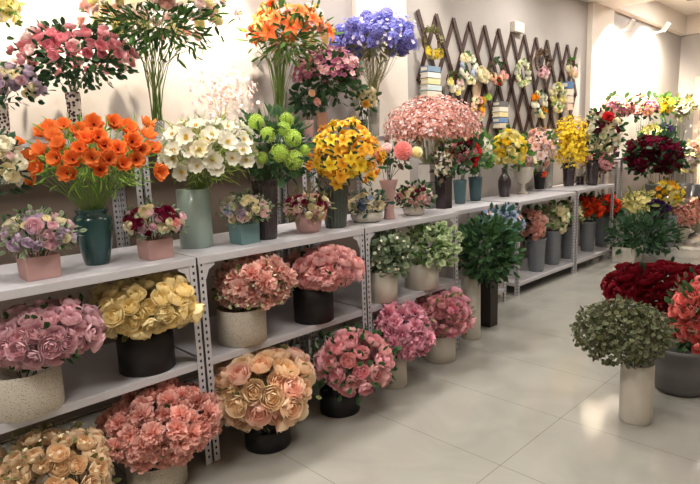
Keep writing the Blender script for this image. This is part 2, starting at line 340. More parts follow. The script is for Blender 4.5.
def arrangement(name, label, cat, pot, mass=None, blooms=(), extra=(), leaves=(), stems=(0, None), tiny=(), group=None, zmax=None, xwall=-3.17, spread=.45, xcap=None):
    """pot: kind, px, py_bottom (front foot), half width px, py_top, plane z, material  |  or world: kind,(x,y,z),r,h,mat
       mass: cx, cy, hw, hh in photo pixels at the pot's distance, optional shift towards the viewer (m)"""
    if isinstance(pot[1], tuple):
        kind, P, r, h, pm = pot[:5]; axis = Vector(P)
    else:
        kind, px, pb, hw, pt, z, pm = pot[:7]
        p = on_z(px, pb, z); dv = Vector((p.x, p.y, 0)).normalized(); dep = depth(p)
        r = hw*dep/F
        if kind == 'box': r = r/(abs(dv.x)+abs(dv.y))
        foot = r*PROF[kind][0][0] if kind in PROF else r*.95
        axis = p + dv*foot
        h = at_h(px, pt, math.hypot(axis.x, axis.y)).z - z
    root = empty(name, axis, label, cat, group)
    hd = math.hypot(axis.x, axis.y); dv = Vector((axis.x, axis.y, 0)).normalized()
    vn = pot[7] if len(pot) > 7 else ('pot' if kind in ('cyl', 'box', 'tub', 'bowl') else 'bucket' if kind == 'bucket' else 'vase')
    make_pot(kind, r, h, pm, root, vn)
    mouth = axis+Vector((0, 0, h)); mr = (PROF[kind][-1][0]*r if kind in PROF else r)*.75
    if mass is None: return root
    cx, cy, hw, hh = mass[:4]; sh = mass[4] if len(mass) > 4 else 0
    c = at_h(cx, cy, hd-sh); dep = depth(c); rx = hw*dep/F; rz = hh*dep/F
    def fix(p, rr):
        if zmax is not None and p.z+rr > zmax and p.x < (xcap if xcap is not None else -2.17): p.z = zmax-rr
        if p.x-rr*.6 < xwall: p.x = xwall+rr*.6
        p.z = max(p.z, axis.z+rr*.8)
        return p
    # blooms over the head of the arrangement
    for bname, kind_, pets, rpx, cover, minz in blooms:
        rb = rpx*dep/F; a = max(rx-rb*.55, rb*.3); b = max(rz-rb*.55, rb*.3)
        area = 4*PI*((a**1.6*a**1.6 + 2*(a*b)**1.6)/3)**(1/1.6); n = int(area*cover/(2.6*rb*rb)); n = max(5, min(int(190/(1-minz)), n)); off = RNG.random()*6
        for i in range(n):
            v = 1-2*(i+.5)/n
            if v < minz: continue
            t = i*2.39996+off; s_ = math.sqrt(1-v*v); d = Vector((s_*math.cos(t), s_*math.sin(t), v)) + Vector([RNG.uniform(-.1, .1) for _ in range(3)])
            k = RNG.uniform(.86, 1.08); pos = c+Vector((d.x*a*k, d.y*a*k, d.z*b*k))
            nd = wq(Vector((d.x/a, d.y/a, d.z/b)).normalized()+Vector([RNG.uniform(-.14, .14) for _ in range(3)]), .15)
            put_bloom(bname, kind_, RNG.choice(pets), fix(pos, rb*.75), nd, rb, root, axis)
    ends = []
    for e in extra:
        bname, kind_, pet, ex, ey, er = e[:6]; el = min(.98, ((ex-cx)/hw)**2+((ey-cy)/hh)**2) if hw else 0
        pos = at_h(ex, ey, hd-sh-rx*(.85*math.sqrt(1-el) if len(e) < 7 else e[6])); rb = er*depth(pos)/F
        nd = (pos-c).normalized()*.8 - dv*.55 + Vector((0, 0, .45)); nd += Vector([RNG.uniform(-.4, .4) for _ in range(3)])
        put_bloom(bname, kind_, pet, fix(pos, rb*.5), nd.normalized(), rb, root, axis); ends.append(pos-nd.normalized()*rb*.3)
    R = random.Random(RNG.randrange(10**6))
    # leaf masses
    for lname, lm, sh_, n, Lpx, lo, hi, minz in leaves:
        mb = MB(); L = Lpx*dep/F
        for _ in range(n):
            p, v = ell_point(R, c, rx, rz, lo, hi, minz); p = fix(p, L*.4)
            d = (v*.9+Vector((R.uniform(-.7, .7), R.uniform(-.7, .7), R.uniform(-.4, .7)))).normalized()
            if p.x+d.x*L < xwall: d.x = abs(d.x)
            if zmax is not None and p.x < -2.1 and p.z+d.z*L > zmax: d.z = -abs(d.z)*.3
            add_leaf(mb, p-axis, d, L*R.uniform(.7, 1.25), sh_, R)
        mb.obj(lname, LEAF[lm], root, True, True)
    # masses of blossoms too small to count
    for tname, pet, n, spx, lo, hi, minz in tiny:
        mb = MB(); s0 = spx*dep/F
        for _ in range(n):
            p, v = ell_point(R, c, rx, rz, lo, hi, minz); p = fix(p, s0)-axis; d = wq(v+Vector((R.uniform(-.6, .6), R.uniform(-.6, .6), R.uniform(-.3, .6))), .2); a, b, d = frame(d); t0 = R.random()*6; s_ = s0*R.uniform(.7, 1.25)
            for k in range(5):
                t = t0+2*PI*k/5; e = a*math.cos(t)+b*math.sin(t); f = b*math.cos(t)-a*math.sin(t)
                mb.add([p, p+e*s_*.6+f*s_*.42+d*s_*.25, p+e*s_+d*s_*.35, p+e*s_*.6-f*s_*.42+d*s_*.25], [(0, 1, 2, 3)], 0, [0, .7, 1, .7])
        o = mb.obj(tname, PETAL[pet], root, True, True); o['kind'] = 'stuff'
    # stems
    n, sm = stems[:2]
    if n or ends:
        mb = MB(); sm = sm or STEM_D; sr = stems[2] if len(stems) > 2 else .0022
        low = axis+Vector((0, 0, h*.35)); tg = list(ends)
        for _ in range(n):
            p, v = ell_point(R, c, rx, rz, .25, .9, -.75); tg.append(fix(p, .01))
        for p in tg:
            t = R.uniform(0, 6.28); k = math.sqrt(R.random())*mr; q = mouth+Vector((k*math.cos(t), k*math.sin(t), 0)); q2 = low+Vector((k*.4*math.cos(t), k*.4*math.sin(t), 0))
            to = Vector((p.x-mouth.x, p.y-mouth.y, 0))
            if to.length > .001: q = mouth+to.normalized()*min(k, to.length)
            if len(stems) > 3:
                zn = c.z-rz*stems[3]; q = mouth+Vector((k*math.cos(t), k*math.sin(t), 0)); nk = q.lerp(Vector((p.x, p.y, 0)), stems[4]); nk.z = zn
                if p.z < zn+.02: p.z = zn+.02+abs(p.z-zn)*.3
                mb.tube([q2-axis, q-axis, q.lerp(nk, .55)-axis-Vector(((nk.x-q.x)*.2, (nk.y-q.y)*.2, 0)), nk-axis, nk.lerp(p, .5)-axis+Vector((0, 0, .01)), p-axis], sr, sr*.7, 4)
                continue
            mid = q.lerp(p, .5)+Vector((0, 0, spread*.12*(p-q).length))
            mb.tube([q2-axis, q-axis, mid-axis, p-axis], sr, sr*.7, 4)
        mb.obj('stems', sm, root, True)
    return root

# ------------------------------------------------------------------ the room
XW = -3.2; YE = 11.45; XR = 3.4; YB = -2.6; ZC = 3.18; ZC2 = 3.52; YT = 8.15
def wall_mat(name, a, b): return mat(name, a, .75, noise=(1.3, .4, b), bump=.05)
W_GREIGE = wall_mat('warm_grey_wall_paint', (172, 165, 160), (167, 160, 155))
W_GREY = wall_mat('grey_wall_paint', (186, 180, 176), (182, 176, 172))
W_WHITE = wall_mat('off_white_paint', (226, 216, 204), (222, 212, 200))
CEIL = wall_mat('white_ceiling_paint', (228, 222, 214), (224, 218, 210))
def floor_mat():
    m = mat('polished_beige_tile', (190, 180, 164), .10, spec=.5); nt = m.node_tree; b = nt.nodes['Principled BSDF']
    t = nt.nodes.new('ShaderNodeTexCoord'); br = nt.nodes.new('ShaderNodeTexBrick')
    br.offset = 0; br.inputs['Scale'].default_value = 1; br.inputs['Brick Width'].default_value = 1.184; br.inputs['Row Height'].default_value = .592; br.inputs['Mortar Size'].default_value = .0016; br.inputs['Mortar Smooth'].default_value = .3
    mp = nt.nodes.new('ShaderNodeMapping'); mp.inputs['Location'].default_value = (1.204+1.184*3, -2.045+.592*10, 0)
    nt.links.new(t.outputs['Object'], mp.inputs['Vector']); nt.links.new(mp.outputs['Vector'], br.inputs['Vector'])
    n = nt.nodes.new('ShaderNodeTexNoise'); n.inputs['Scale'].default_value = 2.2; n.inputs['Detail'].default_value = 6; n.inputs['Distortion'].default_value = 1.2
    r = nt.nodes.new('ShaderNodeValToRGB'); r.color_ramp.elements[0].position = .3; r.color_ramp.elements[1].position = .72
    r.color_ramp.elements[0].color = lin((166, 164, 156)); r.color_ramp.elements[1].color = lin((152, 150, 143))
    nt.links.new(t.outputs['Object'], n.inputs['Vector']); nt.links.new(n.outputs['Fac'], r.inputs['Fac'])
    nt.links.new(r.outputs['Color'], br.inputs['Color1']); nt.links.new(r.outputs['Color'], br.inputs['Color2']); br.inputs['Mortar'].default_value = lin((112, 108, 101))
    nt.links.new(br.outputs['Color'], b.inputs['Base Color'])
    return m
def bx(name, a, b, m, bev=0):
    mb = MB(); mb.box(a, b); o = mb.obj(name, m)
    if bev:
        q = o.modifiers.new('b', 'BEVEL'); q.width = bev; q.segments = 2
    return struct(o)
bx('floor', (XW-.1, YB-.1, -.06), (XR+.1, YE+.1, 0), floor_mat())
bx('wall_left', (XW-.1, YB, 0), (XW, YE+.1, ZC2), W_GREIGE)
bx('wall_end', (XW, YE, 0), (XR, YE+.1, ZC2), W_GREY)
bx('wall_right', (XR, YB, 0), (XR+.1, YE+.1, ZC2), W_WHITE)
bx('wall_rear', (XW, YB-.1, 0), (XR, YB, ZC2), W_WHITE)
bx('ceiling', (XW, YB, ZC), (XR, YT, ZC+.5), CEIL)
bx('ceiling_recess', (XW, YT, ZC2), (XR, YE, ZC2+.1), CEIL)
bx('trim_1', (XW, 3.22, 0), (XW+.05, 3.82, ZC), W_WHITE, .004)          # pilaster behind the blue flowers
bx('trim_2', (XW, 7.52, 0), (XW+.07, 8.22, ZC), W_WHITE, .004)           # pilaster right of the trellis
bx('trim_3', (XW, 8.22, 3.2), (XW+.1, YE, ZC2), W_WHITE, .004)           # bulkhead over the bright wall
bx('trim_4', (XW+.1, YE-.1, 3.2), (XR, YE, ZC2), W_WHITE, .004)
bx('baseboard_left', (XW, YB, 0), (XW+.012, 3.2, .08), W_WHITE)
# door in the end wall
def make_door():
    p = at_h(697, 77, 1); d = ray(696, 77); x0 = EYE.x + d.x*(YE/d.y); z1 = CAM_H + d.z*(YE/d.y)
    mb = MB(); fr = mat('pale_door_frame', (226, 206, 186), .5)
    mb.box((x0, YE-.03, 0), (x0+.09, YE-.001, z1)); mb.box((x0+.99, YE-.03, 0), (x0+1.08, YE-.001, z1)); mb.box((x0+.09, YE-.03, z1-.09), (x0+.99, YE-.001, z1))
    o = struct(mb.obj('door_1', fr))
    mb = MB(); mb.box((x0+.09, YE-.02, .005), (x0+.99, YE-.002, z1-.09)); mb.obj('door_leaf', mat('warm_door_leaf', (214, 190, 168), .5, noise=(3, .3, (206, 182, 160))), o)
    mb = MB(); mb.tube([(x0+.2, YE-.02, 1.0), (x0+.2, YE-.07, 1.0), (x0+.32, YE-.07, 1.0)], .01, .01, 8); mb.obj('door_handle', mat('brushed_steel', (160, 158, 156), .3, .9), o)
make_door()

# ------------------------------------------------------------------ shelving
def slotted(mb, x, y, z0, z1, sx, sy, w=.034, t=.003):
    """L-section perforated upright; (x,y) is its outer corner, flanges run towards sx, sy"""
    mb.box((min(x, x+sx*t), min(y, y+sy*w), z0), (max(x, x+sx*t), max(y, y+sy*w), z1))
    mb.box((min(x, x+sx*w), min(y, y+sy*t), z0), (max(x, x+sx*w), max(y, y+sy*t), z1))
    z = z0+.03; e = .0006
    while z < z1-.02:
        xa = x-sx*e; ya = y+sy*(w*.5)
        mb.box((min(xa, x+sx*(t+e)), ya-.0045, z), (max(xa, x+sx*(t+e)), ya+.0045, z+.013), 1)
        xb = x+sx*(w*.5); yb = y-sy*e
        mb.box((xb-.0045, min(yb, y+sy*(t+e)), z), (xb+.0045, max(yb, y+sy*(t+e)), z+.013), 1)
        z += .031
M_TAUPE = mat('taupe_back_sheet', (122, 108, 98), .35, noise=(2.5, .3, (112, 98, 88)))
def shelf_unit(label, xf, depth_, y0, y1, levels, thick=.034, feet=0.0, post_top=None, group='slotted white shelving units', board=WHITE_STEEL, gus=True, back=False):
    root = empty('shelving_unit', (xf-depth_/2, (y0+y1)/2, feet), label, 'shelf', group)
    base = Vector(root.location); zt = max(levels) if post_top is None else post_top
    for (x, sx) in ((xf, -1), (xf-depth_, 1)):
        for (y, sy) in ((y0, 1), (y1, -1)):
            mb = MB(); slotted(mb, x-base.x, y-base.y, 0, zt-feet-(.002 if zt == max(levels) else 0), sx, sy); mb.obj('post', [WHITE_STEEL, SLOT], root)
    if back:
        mb = MB(); mb.box((-depth_/2+.006, y0-base.y+.036, .02), (-depth_/2+.012, y1-base.y-.036, zt-feet-thick-.004)); mb.obj('back_panel', M_TAUPE, root)
    for z in levels:
        mb = MB(); i = .0035
        a = (xf-depth_+i-base.x, y0+i-base.y); b = (xf-i-base.x, y1-i-base.y); z1 = z-feet; z0 = z1-thick
        if z == max(levels): a = (xf-depth_-base.x, y0-base.y); b = (xf+.001-base.x, y1-base.y)
        mb.box((a[0], a[1], z1-.004), (b[0], b[1], z1))
        mb.box((b[0]-.004, a[1], z0), (b[0], b[1], z1-.004)); mb.box((a[0], a[1], z0), (a[0]+.004, b[1], z1-.004))
        mb.box((a[0]+.004, a[1], z0), (b[0]-.004, a[1]+.004, z1-.004)); mb.box((a[0]+.004, b[1]-.004, z0), (b[0]-.004, b[1], z1-.004))
        o = mb.obj('shelf_board', board, root)
        bv = o.modifiers.new('b', 'BEVEL'); bv.width = .0015; bv.segments = 1
        for (yy, sy) in ((y0, 1), (y1, -1)) if z == max(levels) and gus else ():
            mb = MB(); yb = yy-base.y; zb = z1-thick; x = xf-base.x-.004
            P = [(yb, zb+.01), (yb+sy*.085, zb+.01), (yb+sy*.085, zb-.012), (yb+sy*.055, zb-.03), (yb+sy*.04, zb-.07), (yb, zb-.08)]
            n = len(P); vs = [(x, p[0], p[1]) for p in P]+[(x-.003, p[0], p[1]) for p in P]
            mb.add(vs, [tuple(range(n)), tuple(range(2*n-1, n-1, -1))]+[(k, (k+1) % n, n+(k+1) % n, n+k) for k in range(n)]); mb.obj('gusset_plate', WHITE_STEEL, root)
    return root
TOPA = .972; MIDA = .498
XA = -2.197; DA = .60
shelf_unit('nearest white slotted shelving unit, holding lilac and yellow rose pots in the middle', XA, DA, .10, 1.186, [MIDA, TOPA])
shelf_unit('white slotted shelving unit with two coral pink pots on its middle shelf', XA, DA, 1.192, 2.245, [MIDA, TOPA])
shelf_unit('white slotted shelving unit with two green leafy white pots on its middle shelf', XA, DA, 2.251, 3.165, [MIDA, TOPA])
TOPB = .908; TOPB2 = .892; TOPB3 = .906; LOWB = .125
XB = -2.572; DB = .56
shelf_unit('white shelving unit carrying the two blue ribbed vases, partly behind the green plant', XB, DB, 3.30, 4.46, [LOWB, TOPB])
shelf_unit('white shelving unit with salmon and cream flower buckets on its low shelf', XB, DB, 4.665, 5.885, [LOWB, TOPB2])
shelf_unit('white shelving unit with red orange flower buckets on its low shelf', XB, DB, 5.915, 6.94, [LOWB, TOPB3])
shelf_unit('far white shelving unit holding grey buckets of burgundy and pink flowers', -2.31, .55, 7.70, 9.0, [.06, .60])
shelf_unit('farthest white shelving unit at the right edge with peach and pink flowers', -2.31, .55, 9.01, 10.3, [.06, .60])
# raised back tier behind the first units (stands on the floor against the wall)
TOPU = 1.513
shelf_unit('tall narrow back shelf by the wall carrying the pink rose vase', -2.83, .34, .0, 1.26, [TOPU], back=True, group='raised back shelves along the wall', gus=False)
shelf_unit('tall narrow back shelf by the wall carrying the orange lily bunch', -2.83, .34, 1.27, 2.37, [TOPU], back=True, group='raised back shelves along the wall', gus=False)
shelf_unit('tall narrow back shelf by the wall carrying the blue violet bouquet', -2.83, .34, 2.43, 3.20, [TOPU], back=True, group='raised back shelves along the wall', gus=False)
shelf_unit('small grey white back shelf beside the right pilaster, above dried flowers', -2.74, .38, 7.06, 7.66, [1.2], group='raised back shelves along the wall', gus=False)

# ------------------------------------------------------------------ flowers on the nearest floor and middle shelves
A = arrangement
CATF = 'flower arrangement'
MZ = MIDA; ZM = TOPA-.036; ZF = MIDA-.036
A('rose_arrangement', 'lilac mauve roses in a speckled stone pot at the left edge of the middle shelf', CATF, ('cyl', 30, 420, 35, 366, MZ, M_SPECK),
  (46, 334, 57, 36), [('rose', 'rose', ['mauve'], 11.5, 1.35, -.75)], leaves=[('foliage', 'dark', 'ovate', 130, 10, .55, .95, -.8)], stems=(8, STEM_D), zmax=ZM, group='roses on the middle shelf')
A('rose_arrangement', 'buttery yellow roses in a black pot on the middle shelf', CATF, ('cyl', 149, 376.5, 28, 330, MZ, M_BLACK),
  (147, 304, 57, 35), [('rose', 'rose', ['yellow_rose'], 11.5, 1.45, -.75)], leaves=[('foliage', 'olive', 'ovate', 90, 9, .5, .85, -.8)], stems=(8, STEM_D), zmax=ZM, group='roses on the middle shelf')
A('rose_arrangement', 'coral pink roses with pale sprigs in a speckled stone pot on the middle shelf', CATF, ('cyl', 244, 347.5, 25, 306, MZ, M_SPECK),
  (254, 282, 39, 28), [('rose', 'peony', ['coral', 'coral_frill'], 11, 1.25, -.75)], leaves=[('foliage', 'olive', 'ovate', 110, 8, .6, 1.02, -.8)], tiny=[('sprigs', 'pale_green', 110, 1.8, .9, 1.08, -.7)], stems=(8, STEM_D), zmax=ZM, group='roses on the middle shelf')
A('rose_arrangement', 'rounded pink roses in a black pot beside the coral roses on the middle shelf', CATF, ('cyl', 314.5, 325, 20.5, 286, MZ, M_BLACK),
  (324, 268, 41, 25), [('rose', 'ranunculus', ['pink'], 9.5, 1.45, -.75)], leaves=[('foliage', 'dark', 'ovate', 70, 8, .5, .88, -.8)], stems=(8, STEM_D), zmax=ZM, group='roses on the middle shelf')
A('eucalyptus_arrangement', 'grey green variegated eucalyptus in a white pot on the middle shelf', 'plant', ('cyl', 383, 304, 15.5, 270, MZ, M_WHITEPOT),
  (388, 254, 24, 23), [], leaves=[('foliage', 'grey', 'round', 420, 7, .5, 1.05, -.9), ('dark_leaves', 'dark', 'ovate', 120, 7, .3, .85, -.9)], tiny=[('buds', 'white', 60, 2, .9, 1.08, -.8)], stems=(10, STEM_D), zmax=ZM)
A('leafy_plant', 'yellow green variegated leafy plant in a white pot, last on the middle shelf', 'plant', ('cyl', 422, 290.5, 17.5, 262, MZ, M_WHITEPOT),
  (431, 244, 26, 23), [], leaves=[('foliage', 'variegated', 'round', 380, 7, .5, 1.05, -.9), ('dark_leaves', 'mid', 'ovate', 150, 7, .3, .95, -.9)], stems=(10, STEM_D), zmax=ZM)
A('rose_arrangement', 'cream and apricot roses at the bottom left corner on the floor', CATF, ('cyl', (-2.2, .60, 0), .125, .20, M_SPECK),
  (52, 474, 60, 47), [('rose', 'rose', ['cream_peach'], 11, 1.35, -.75)], leaves=[('foliage', 'olive', 'ovate', 190, 9, .6, 1.0, -.8)], tiny=[('sprigs', 'pale_yellow', 170, 2.0, .9, 1.05, -.6)], stems=(8, STEM_D), zmax=ZF, group='arrangements standing on the floor')
A('carnation_arrangement', 'coral pink frilled carnations in a speckled pot on the floor', CATF, ('cyl', 160, 497, 30, 455, 0, M_SPECK),
  (160, 425, 54, 37), [('carnation', 'carnation', ['coral_frill'], 12, 1.5, -.8)], leaves=[('foliage', 'dark', 'ovate', 60, 9, .5, .9, -.8)], stems=(8, STEM_D), zmax=ZF, group='arrangements standing on the floor')
A('rose_arrangement', 'large peach roses in a black pot on the floor by the shelf posts', CATF, ('cyl', 269, 454, 23.5, 424, 0, M_BLACK),
  (262, 387, 58, 46), [('rose', 'rose', ['peach', 'peach', 'peach_pink', 'cream_peach'], 14, 1.3, -.8)], leaves=[('foliage', 'olive', 'ovate', 110, 9, .5, .95, -.8)], stems=(8, STEM_D), zmax=ZF, group='arrangements standing on the floor')
A('peony_arrangement', 'rose pink peonies with green leaves in a black pot on the floor', CATF, ('cyl', 340.5, 418, 20.5, 390, 0, M_BLACK),
  (353, 361, 43, 34), [('peony', 'ranunculus', ['rose_pink', 'rose_pink', 'pink'], 9.5, .95, -.8)], leaves=[('foliage', 'dark', 'ovate', 220, 8, .6, 1.02, -.85)], stems=(8, STEM_D), zmax=ZF, group='arrangements standing on the floor')
A('hydrangea_arrangement', 'bright magenta pink ruffled blooms in a white pot on the floor', CATF, ('cyl', 395, 389, 12.5, 356, 0, M_WHITEPOT),
  (402, 333, 30, 30), [('hydrangea', 'peony', ['magenta'], 9, 1.4, -.8)], leaves=[('foliage', 'dark', 'ovate', 70, 7, .5, .9, -.8)], stems=(8, STEM_D), zmax=ZF, group='arrangements standing on the floor')
A('peony_arrangement', 'dusty rose pink blooms in a white floor pot at the end of the row', CATF, ('cyl', 440, 364, 16, 333, 0, M_WHITEPOT),
  (444, 314, 31, 26), [('peony', 'ranunculus', ['dusty', 'dusty', 'magenta'], 7.5, 1.15, -.8)], leaves=[('foliage', 'olive', 'ovate', 120, 7, .5, .95, -.8)], stems=(8, STEM_D), zmax=ZF, group='arrangements standing on the floor')
# dark green plant after the first shelves
A('leafy_plant', 'dark green leafy bush in a tall white planter at the end of the first shelves', 'plant', ('cyl', 471, 340, 9.5, 275, 0, M_WHITEPOT),
  (488, 250, 31, 32, .05), [], leaves=[('foliage', 'dark', 'ovate', 520, 9, .45, 1.03, -.95), ('deep_leaves', 'deep', 'ovate', 260, 9, .3, .9, -.95)], stems=(14, STEM_D))
A('flower_arrangement', 'pale blue flowers with dark leaves in a white bucket behind the green bush', CATF, ('bucket', 497, 298, 9, 250, .0, M_WHITEPOT),
  (500, 222, 20, 15, .45), [('hydrangea', 'peony', ['blue', 'slate_blue', 'blue'], 6.5, .9, -.6)], leaves=[('foliage', 'blue_green', 'ovate', 160, 8, .5, 1.0, -.9)], tiny=[('pink_blossoms', 'salmon', 24, 3, .95, 1.1, .2)], stems=(10, STEM_D), zmax=None)
o = A('planter', 'dark brown tapered box beside the tall white planter on the floor', 'planter', ('box', 488, 327, 10, 280, 0, M_DARKBOX),
  (489, 276, 9, 10), [], leaves=[('foliage', 'deep', 'ovate', 90, 6, .4, 1.0, -.9)], stems=(5, STEM_D))

# ------------------------------------------------------------------ top of the first shelves
TZ = TOPA; G1 = 'arrangements on the front top shelf'
A('flower_box', 'lilac pink roses in a square dusty pink box at the left of the top shelf', CATF, ('box', 41, 280, 20, 254, TZ, M_PINKBOX),
  (38, 233, 35, 24), [('small_rose', 'rose', ['lilac', 'lilac_pink', 'lilac', 'cream'], 6.2, .55, -.6)],
  extra=[('rose', 'rose', 'lilac_pink', 34, 226, 9.5), ('rose', 'rose', 'lilac_pink', 50, 242, 9), ('rose', 'rose', 'cream', 65, 238, 7.5), ('rose', 'rose', 'cream', 47, 218, 5), ('rose', 'rose', 'pale_green', 12, 230, 7), ('rose', 'rose', 'lilac', 14, 245, 8)],
  leaves=[('foliage', 'grey', 'ovate', 130, 7, .6, 1.08, -.85), ('dark_leaves', 'dark', 'ovate', 70, 7, .5, 1.05, -.8)], stems=(6, STEM_D), group=G1)
A('flower_vase', 'orange poppies with feathery greenery in a dark teal glazed vase', CATF, ('shoulder', 98, 265.5, 18.7, 209, TZ, M_TEAL),
  (96, 158, 72, 41), [], extra=[('poppy', 'poppy', 'orange', x, y, 10) for x, y in [(50,130),(42,152),(33,180),(60,146),(54,138),(68,174),(73,160),(80,149),(80,132),(94,125),(105,146),(100,170),(122,165),(128,130),(140,150),(148,137),(156,172),(152,150),(113,124),(86,140),(44,134),(118,150),(136,160),(64,127),(92,158),(109,160),(30,160),(38,168),(146,126),(132,142),(98,138),(57,158)]],
  leaves=[('feathery_foliage', 'fresh', 'grass', 420, 17, .15, .85, -.98), ('foliage', 'mid', 'narrow', 90, 9, .3, .9, -.9)], stems=(46, STEM, .0016), spread=.5, group=G1)
A('flower_box', 'maroon and cream roses in a square dusty pink box on the top shelf', CATF, ('box', 156.5, 260, 18, 238, TZ, M_PINKBOX),
  (154, 222, 30, 19), [('small_rose', 'rose', ['lilac_pink', 'maroon', 'cream'], 5, .5, -.6)],
  extra=[('rose', 'rose', 'maroon', 132, 224, 8), ('rose', 'rose', 'cream', 145, 212, 7.5), ('rose', 'rose', 'maroon', 167, 214, 10), ('rose', 'rose', 'cream', 162, 228, 7), ('rose', 'rose', 'lilac_pink', 142, 229, 6), ('rose', 'rose', 'pink', 175, 222, 6), ('rose', 'rose', 'cream', 150, 206, 5)],
  leaves=[('foliage', 'grey', 'ovate', 90, 6, .6, 1.08, -.85), ('dark_leaves', 'dark', 'ovate', 60, 6, .5, 1.05, -.8)], stems=(6, STEM_D), group=G1)
A('flower_vase', 'creamy white cosmos in a tall pale celadon cylinder vase', CATF, ('cyl', 197.5, 249, 16.5, 189, TZ, M_CELADON, 'vase'),
  (208, 152, 50, 38), [('cosmos', 'cosmos', ['white', 'cream', 'white'], 9.5, .75, -.35)],
  extra=[('cosmos', 'cosmos', 'white', x, y, 9.5) for x, y in [(182,172),(197,166),(216,168),(203,150),(190,150),(186,136),(226,140),(243,150),(246,160),(258,160),(212,134),(232,158),(174,150),(172,134)]],
  leaves=[('feathery_foliage', 'yellow_green', 'grass', 380, 15, .15, .85, -.98), ('foliage', 'mid', 'narrow', 70, 8, .3, .9, -.9)], stems=(40, STEM, .0016), group=G1)
A('flower_box', 'pale pink roses and grey leaves in a square teal box', CATF, ('box', 245, 244.5, 16, 223, TZ, M_TEALBOX),
  (245, 208, 26, 16), [('small_rose', 'rose', ['cream', 'lilac', 'pale_pink'], 4.6, .5, -.6)],
  extra=[('rose', 'rose', 'pale_pink', 243, 216, 7.5), ('rose', 'rose', 'pale_pink', 264, 213, 6.5), ('rose', 'rose', 'cream', 249, 199, 4.5), ('rose', 'rose', 'cream', 232, 220, 5), ('rose', 'rose', 'blue', 229, 210, 5)],
  leaves=[('foliage', 'grey', 'ovate', 130, 5.5, .6, 1.08, -.85), ('dark_leaves', 'dark', 'ovate', 60, 5, .5, 1.05, -.8)], stems=(6, STEM_D), group=G1)
A('hydrangea_vase', 'lime green globe hydrangeas with dark leaves in a dark ribbed vase', CATF, ('ribbed', 268, 240, 13, 180, TZ, M_DARKVASE),
  (274, 148, 38, 38), [], extra=[('hydrangea', 'pompon', 'lime', x, y, r) for x, y, r in [(256,122,9),(268,135,9.8),(287,119,8),(284,129,8),(293,138,9.5),(279,153,9.5),(294,160,9.8),(246,136,5),(305,150,6),(262,158,6)]],
  leaves=[('foliage', 'dark', 'ovate', 240, 12, .35, .98, -.9), ('deep_leaves', 'deep', 'narrow', 120, 14, .4, 1.05, -.9)], stems=(16, STEM_D), group=G1)
A('flower_pot', 'small pink and cream bouquet in a low round pink pot', CATF, ('bowl', 309, 233.5, 13.5, 214, TZ, M_PINKBOX),
  (307, 206, 24, 15), [('small_rose', 'rose', ['pale_pink', 'salmon', 'cream', 'maroon'], 4.6, .6, -.6)],
  extra=[('rose', 'rose', 'cream', 297, 208, 5.5), ('rose', 'rose', 'cream', 320, 207, 5), ('rose', 'carnation', 'salmon', 309, 220, 8), ('rose', 'rose', 'peach', 322, 216, 5)],
  leaves=[('foliage', 'olive', 'narrow', 120, 8, .6, 1.15, -.8), ('brown_leaves', 'brown', 'ovate', 60, 6, .4, .95, -.8)], stems=(6, STEM_D), group=G1)
A('lily_vase', 'golden orange lilies in a smoky dark glass vase', CATF, ('ribbed', 336, 228.5, 14.5, 186, TZ, M_SMOKE),
  (345, 154, 39, 36), [('lily', 'lily', ['gold', 'gold', 'deep_gold', 'yellow'], 8.5, 1.25, -.7)],
  extra=[('lily', 'lily', 'gold', 337, 183, 8), ('lily', 'lily', 'deep_gold', 310, 166, 7), ('lily', 'lily', 'gold', 371, 176, 7)],
  leaves=[('foliage', 'dark', 'narrow', 150, 12, .3, 1.0, -.9)], stems=(16, STEM_D), group=G1)
A('flower_pot', 'blue and pale yellow roses in a low oval white pot', CATF, ('bowl', 367, 223, 16.5, 212, TZ, M_WHITEPOT),
  (366, 204, 21, 13), [('small_rose', 'rose', ['cream', 'blue', 'pale_yellow'], 4, .5, -.5)],
  extra=[('rose', 'rose', 'slate_blue', 362, 206, 6.2), ('rose', 'bud', 'pale_yellow', 378, 205, 6.8), ('rose', 'rose', 'pale_yellow', 363, 195, 4.2)],
  leaves=[('foliage', 'blue_green', 'ovate', 90, 6, .6, 1.1, -.8), ('grey_leaves', 'grey', 'ovate', 60, 6, .6, 1.1, -.8)], stems=(6, STEM_D), group=G1)
A('dahlia_vase', 'pink and cream dahlia balls in a tall flared dusty pink vase', CATF, ('flare', 389.5, 219.5, 9.8, 180, TZ, M_DUSTVASE),
  (396, 156, 24, 16), [], extra=[('dahlia', 'dahlia', 'dahlia', 403, 151, 10), ('dahlia', 'dahlia', 'cream', 416.5, 152.5, 7), ('dahlia', 'dahlia', 'salmon', 378, 154, 8), ('dahlia', 'dahlia', 'pale_pink', 387, 148, 6)],
  leaves=[('foliage', 'brown', 'ovate', 40, 8, .2, .7, -.95), ('dark_leaves', 'dark', 'ovate', 30, 8, .2, .8, -.95)], stems=(3, STEM_D), group=G1)
A('flower_bowl', 'tiny mixed pink flowers in a shallow white bowl', CATF, ('bowl', 414, 216, 11.5, 206, TZ, M_WHITEPOT),
  (414, 197, 19, 14), [('small_rose', 'rose', ['lilac_pink', 'salmon', 'cream', 'maroon'], 3.4, .75, -.5)], extra=[('rose', 'rose', 'salmon', 425, 200, 4.5)],
  leaves=[('foliage', 'dark', 'ovate', 100, 6, .5, 1.05, -.8), ('grey_leaves', 'grey', 'ovate', 60, 5, .6, 1.1, -.8)], stems=(5, STEM_D), group=G1)
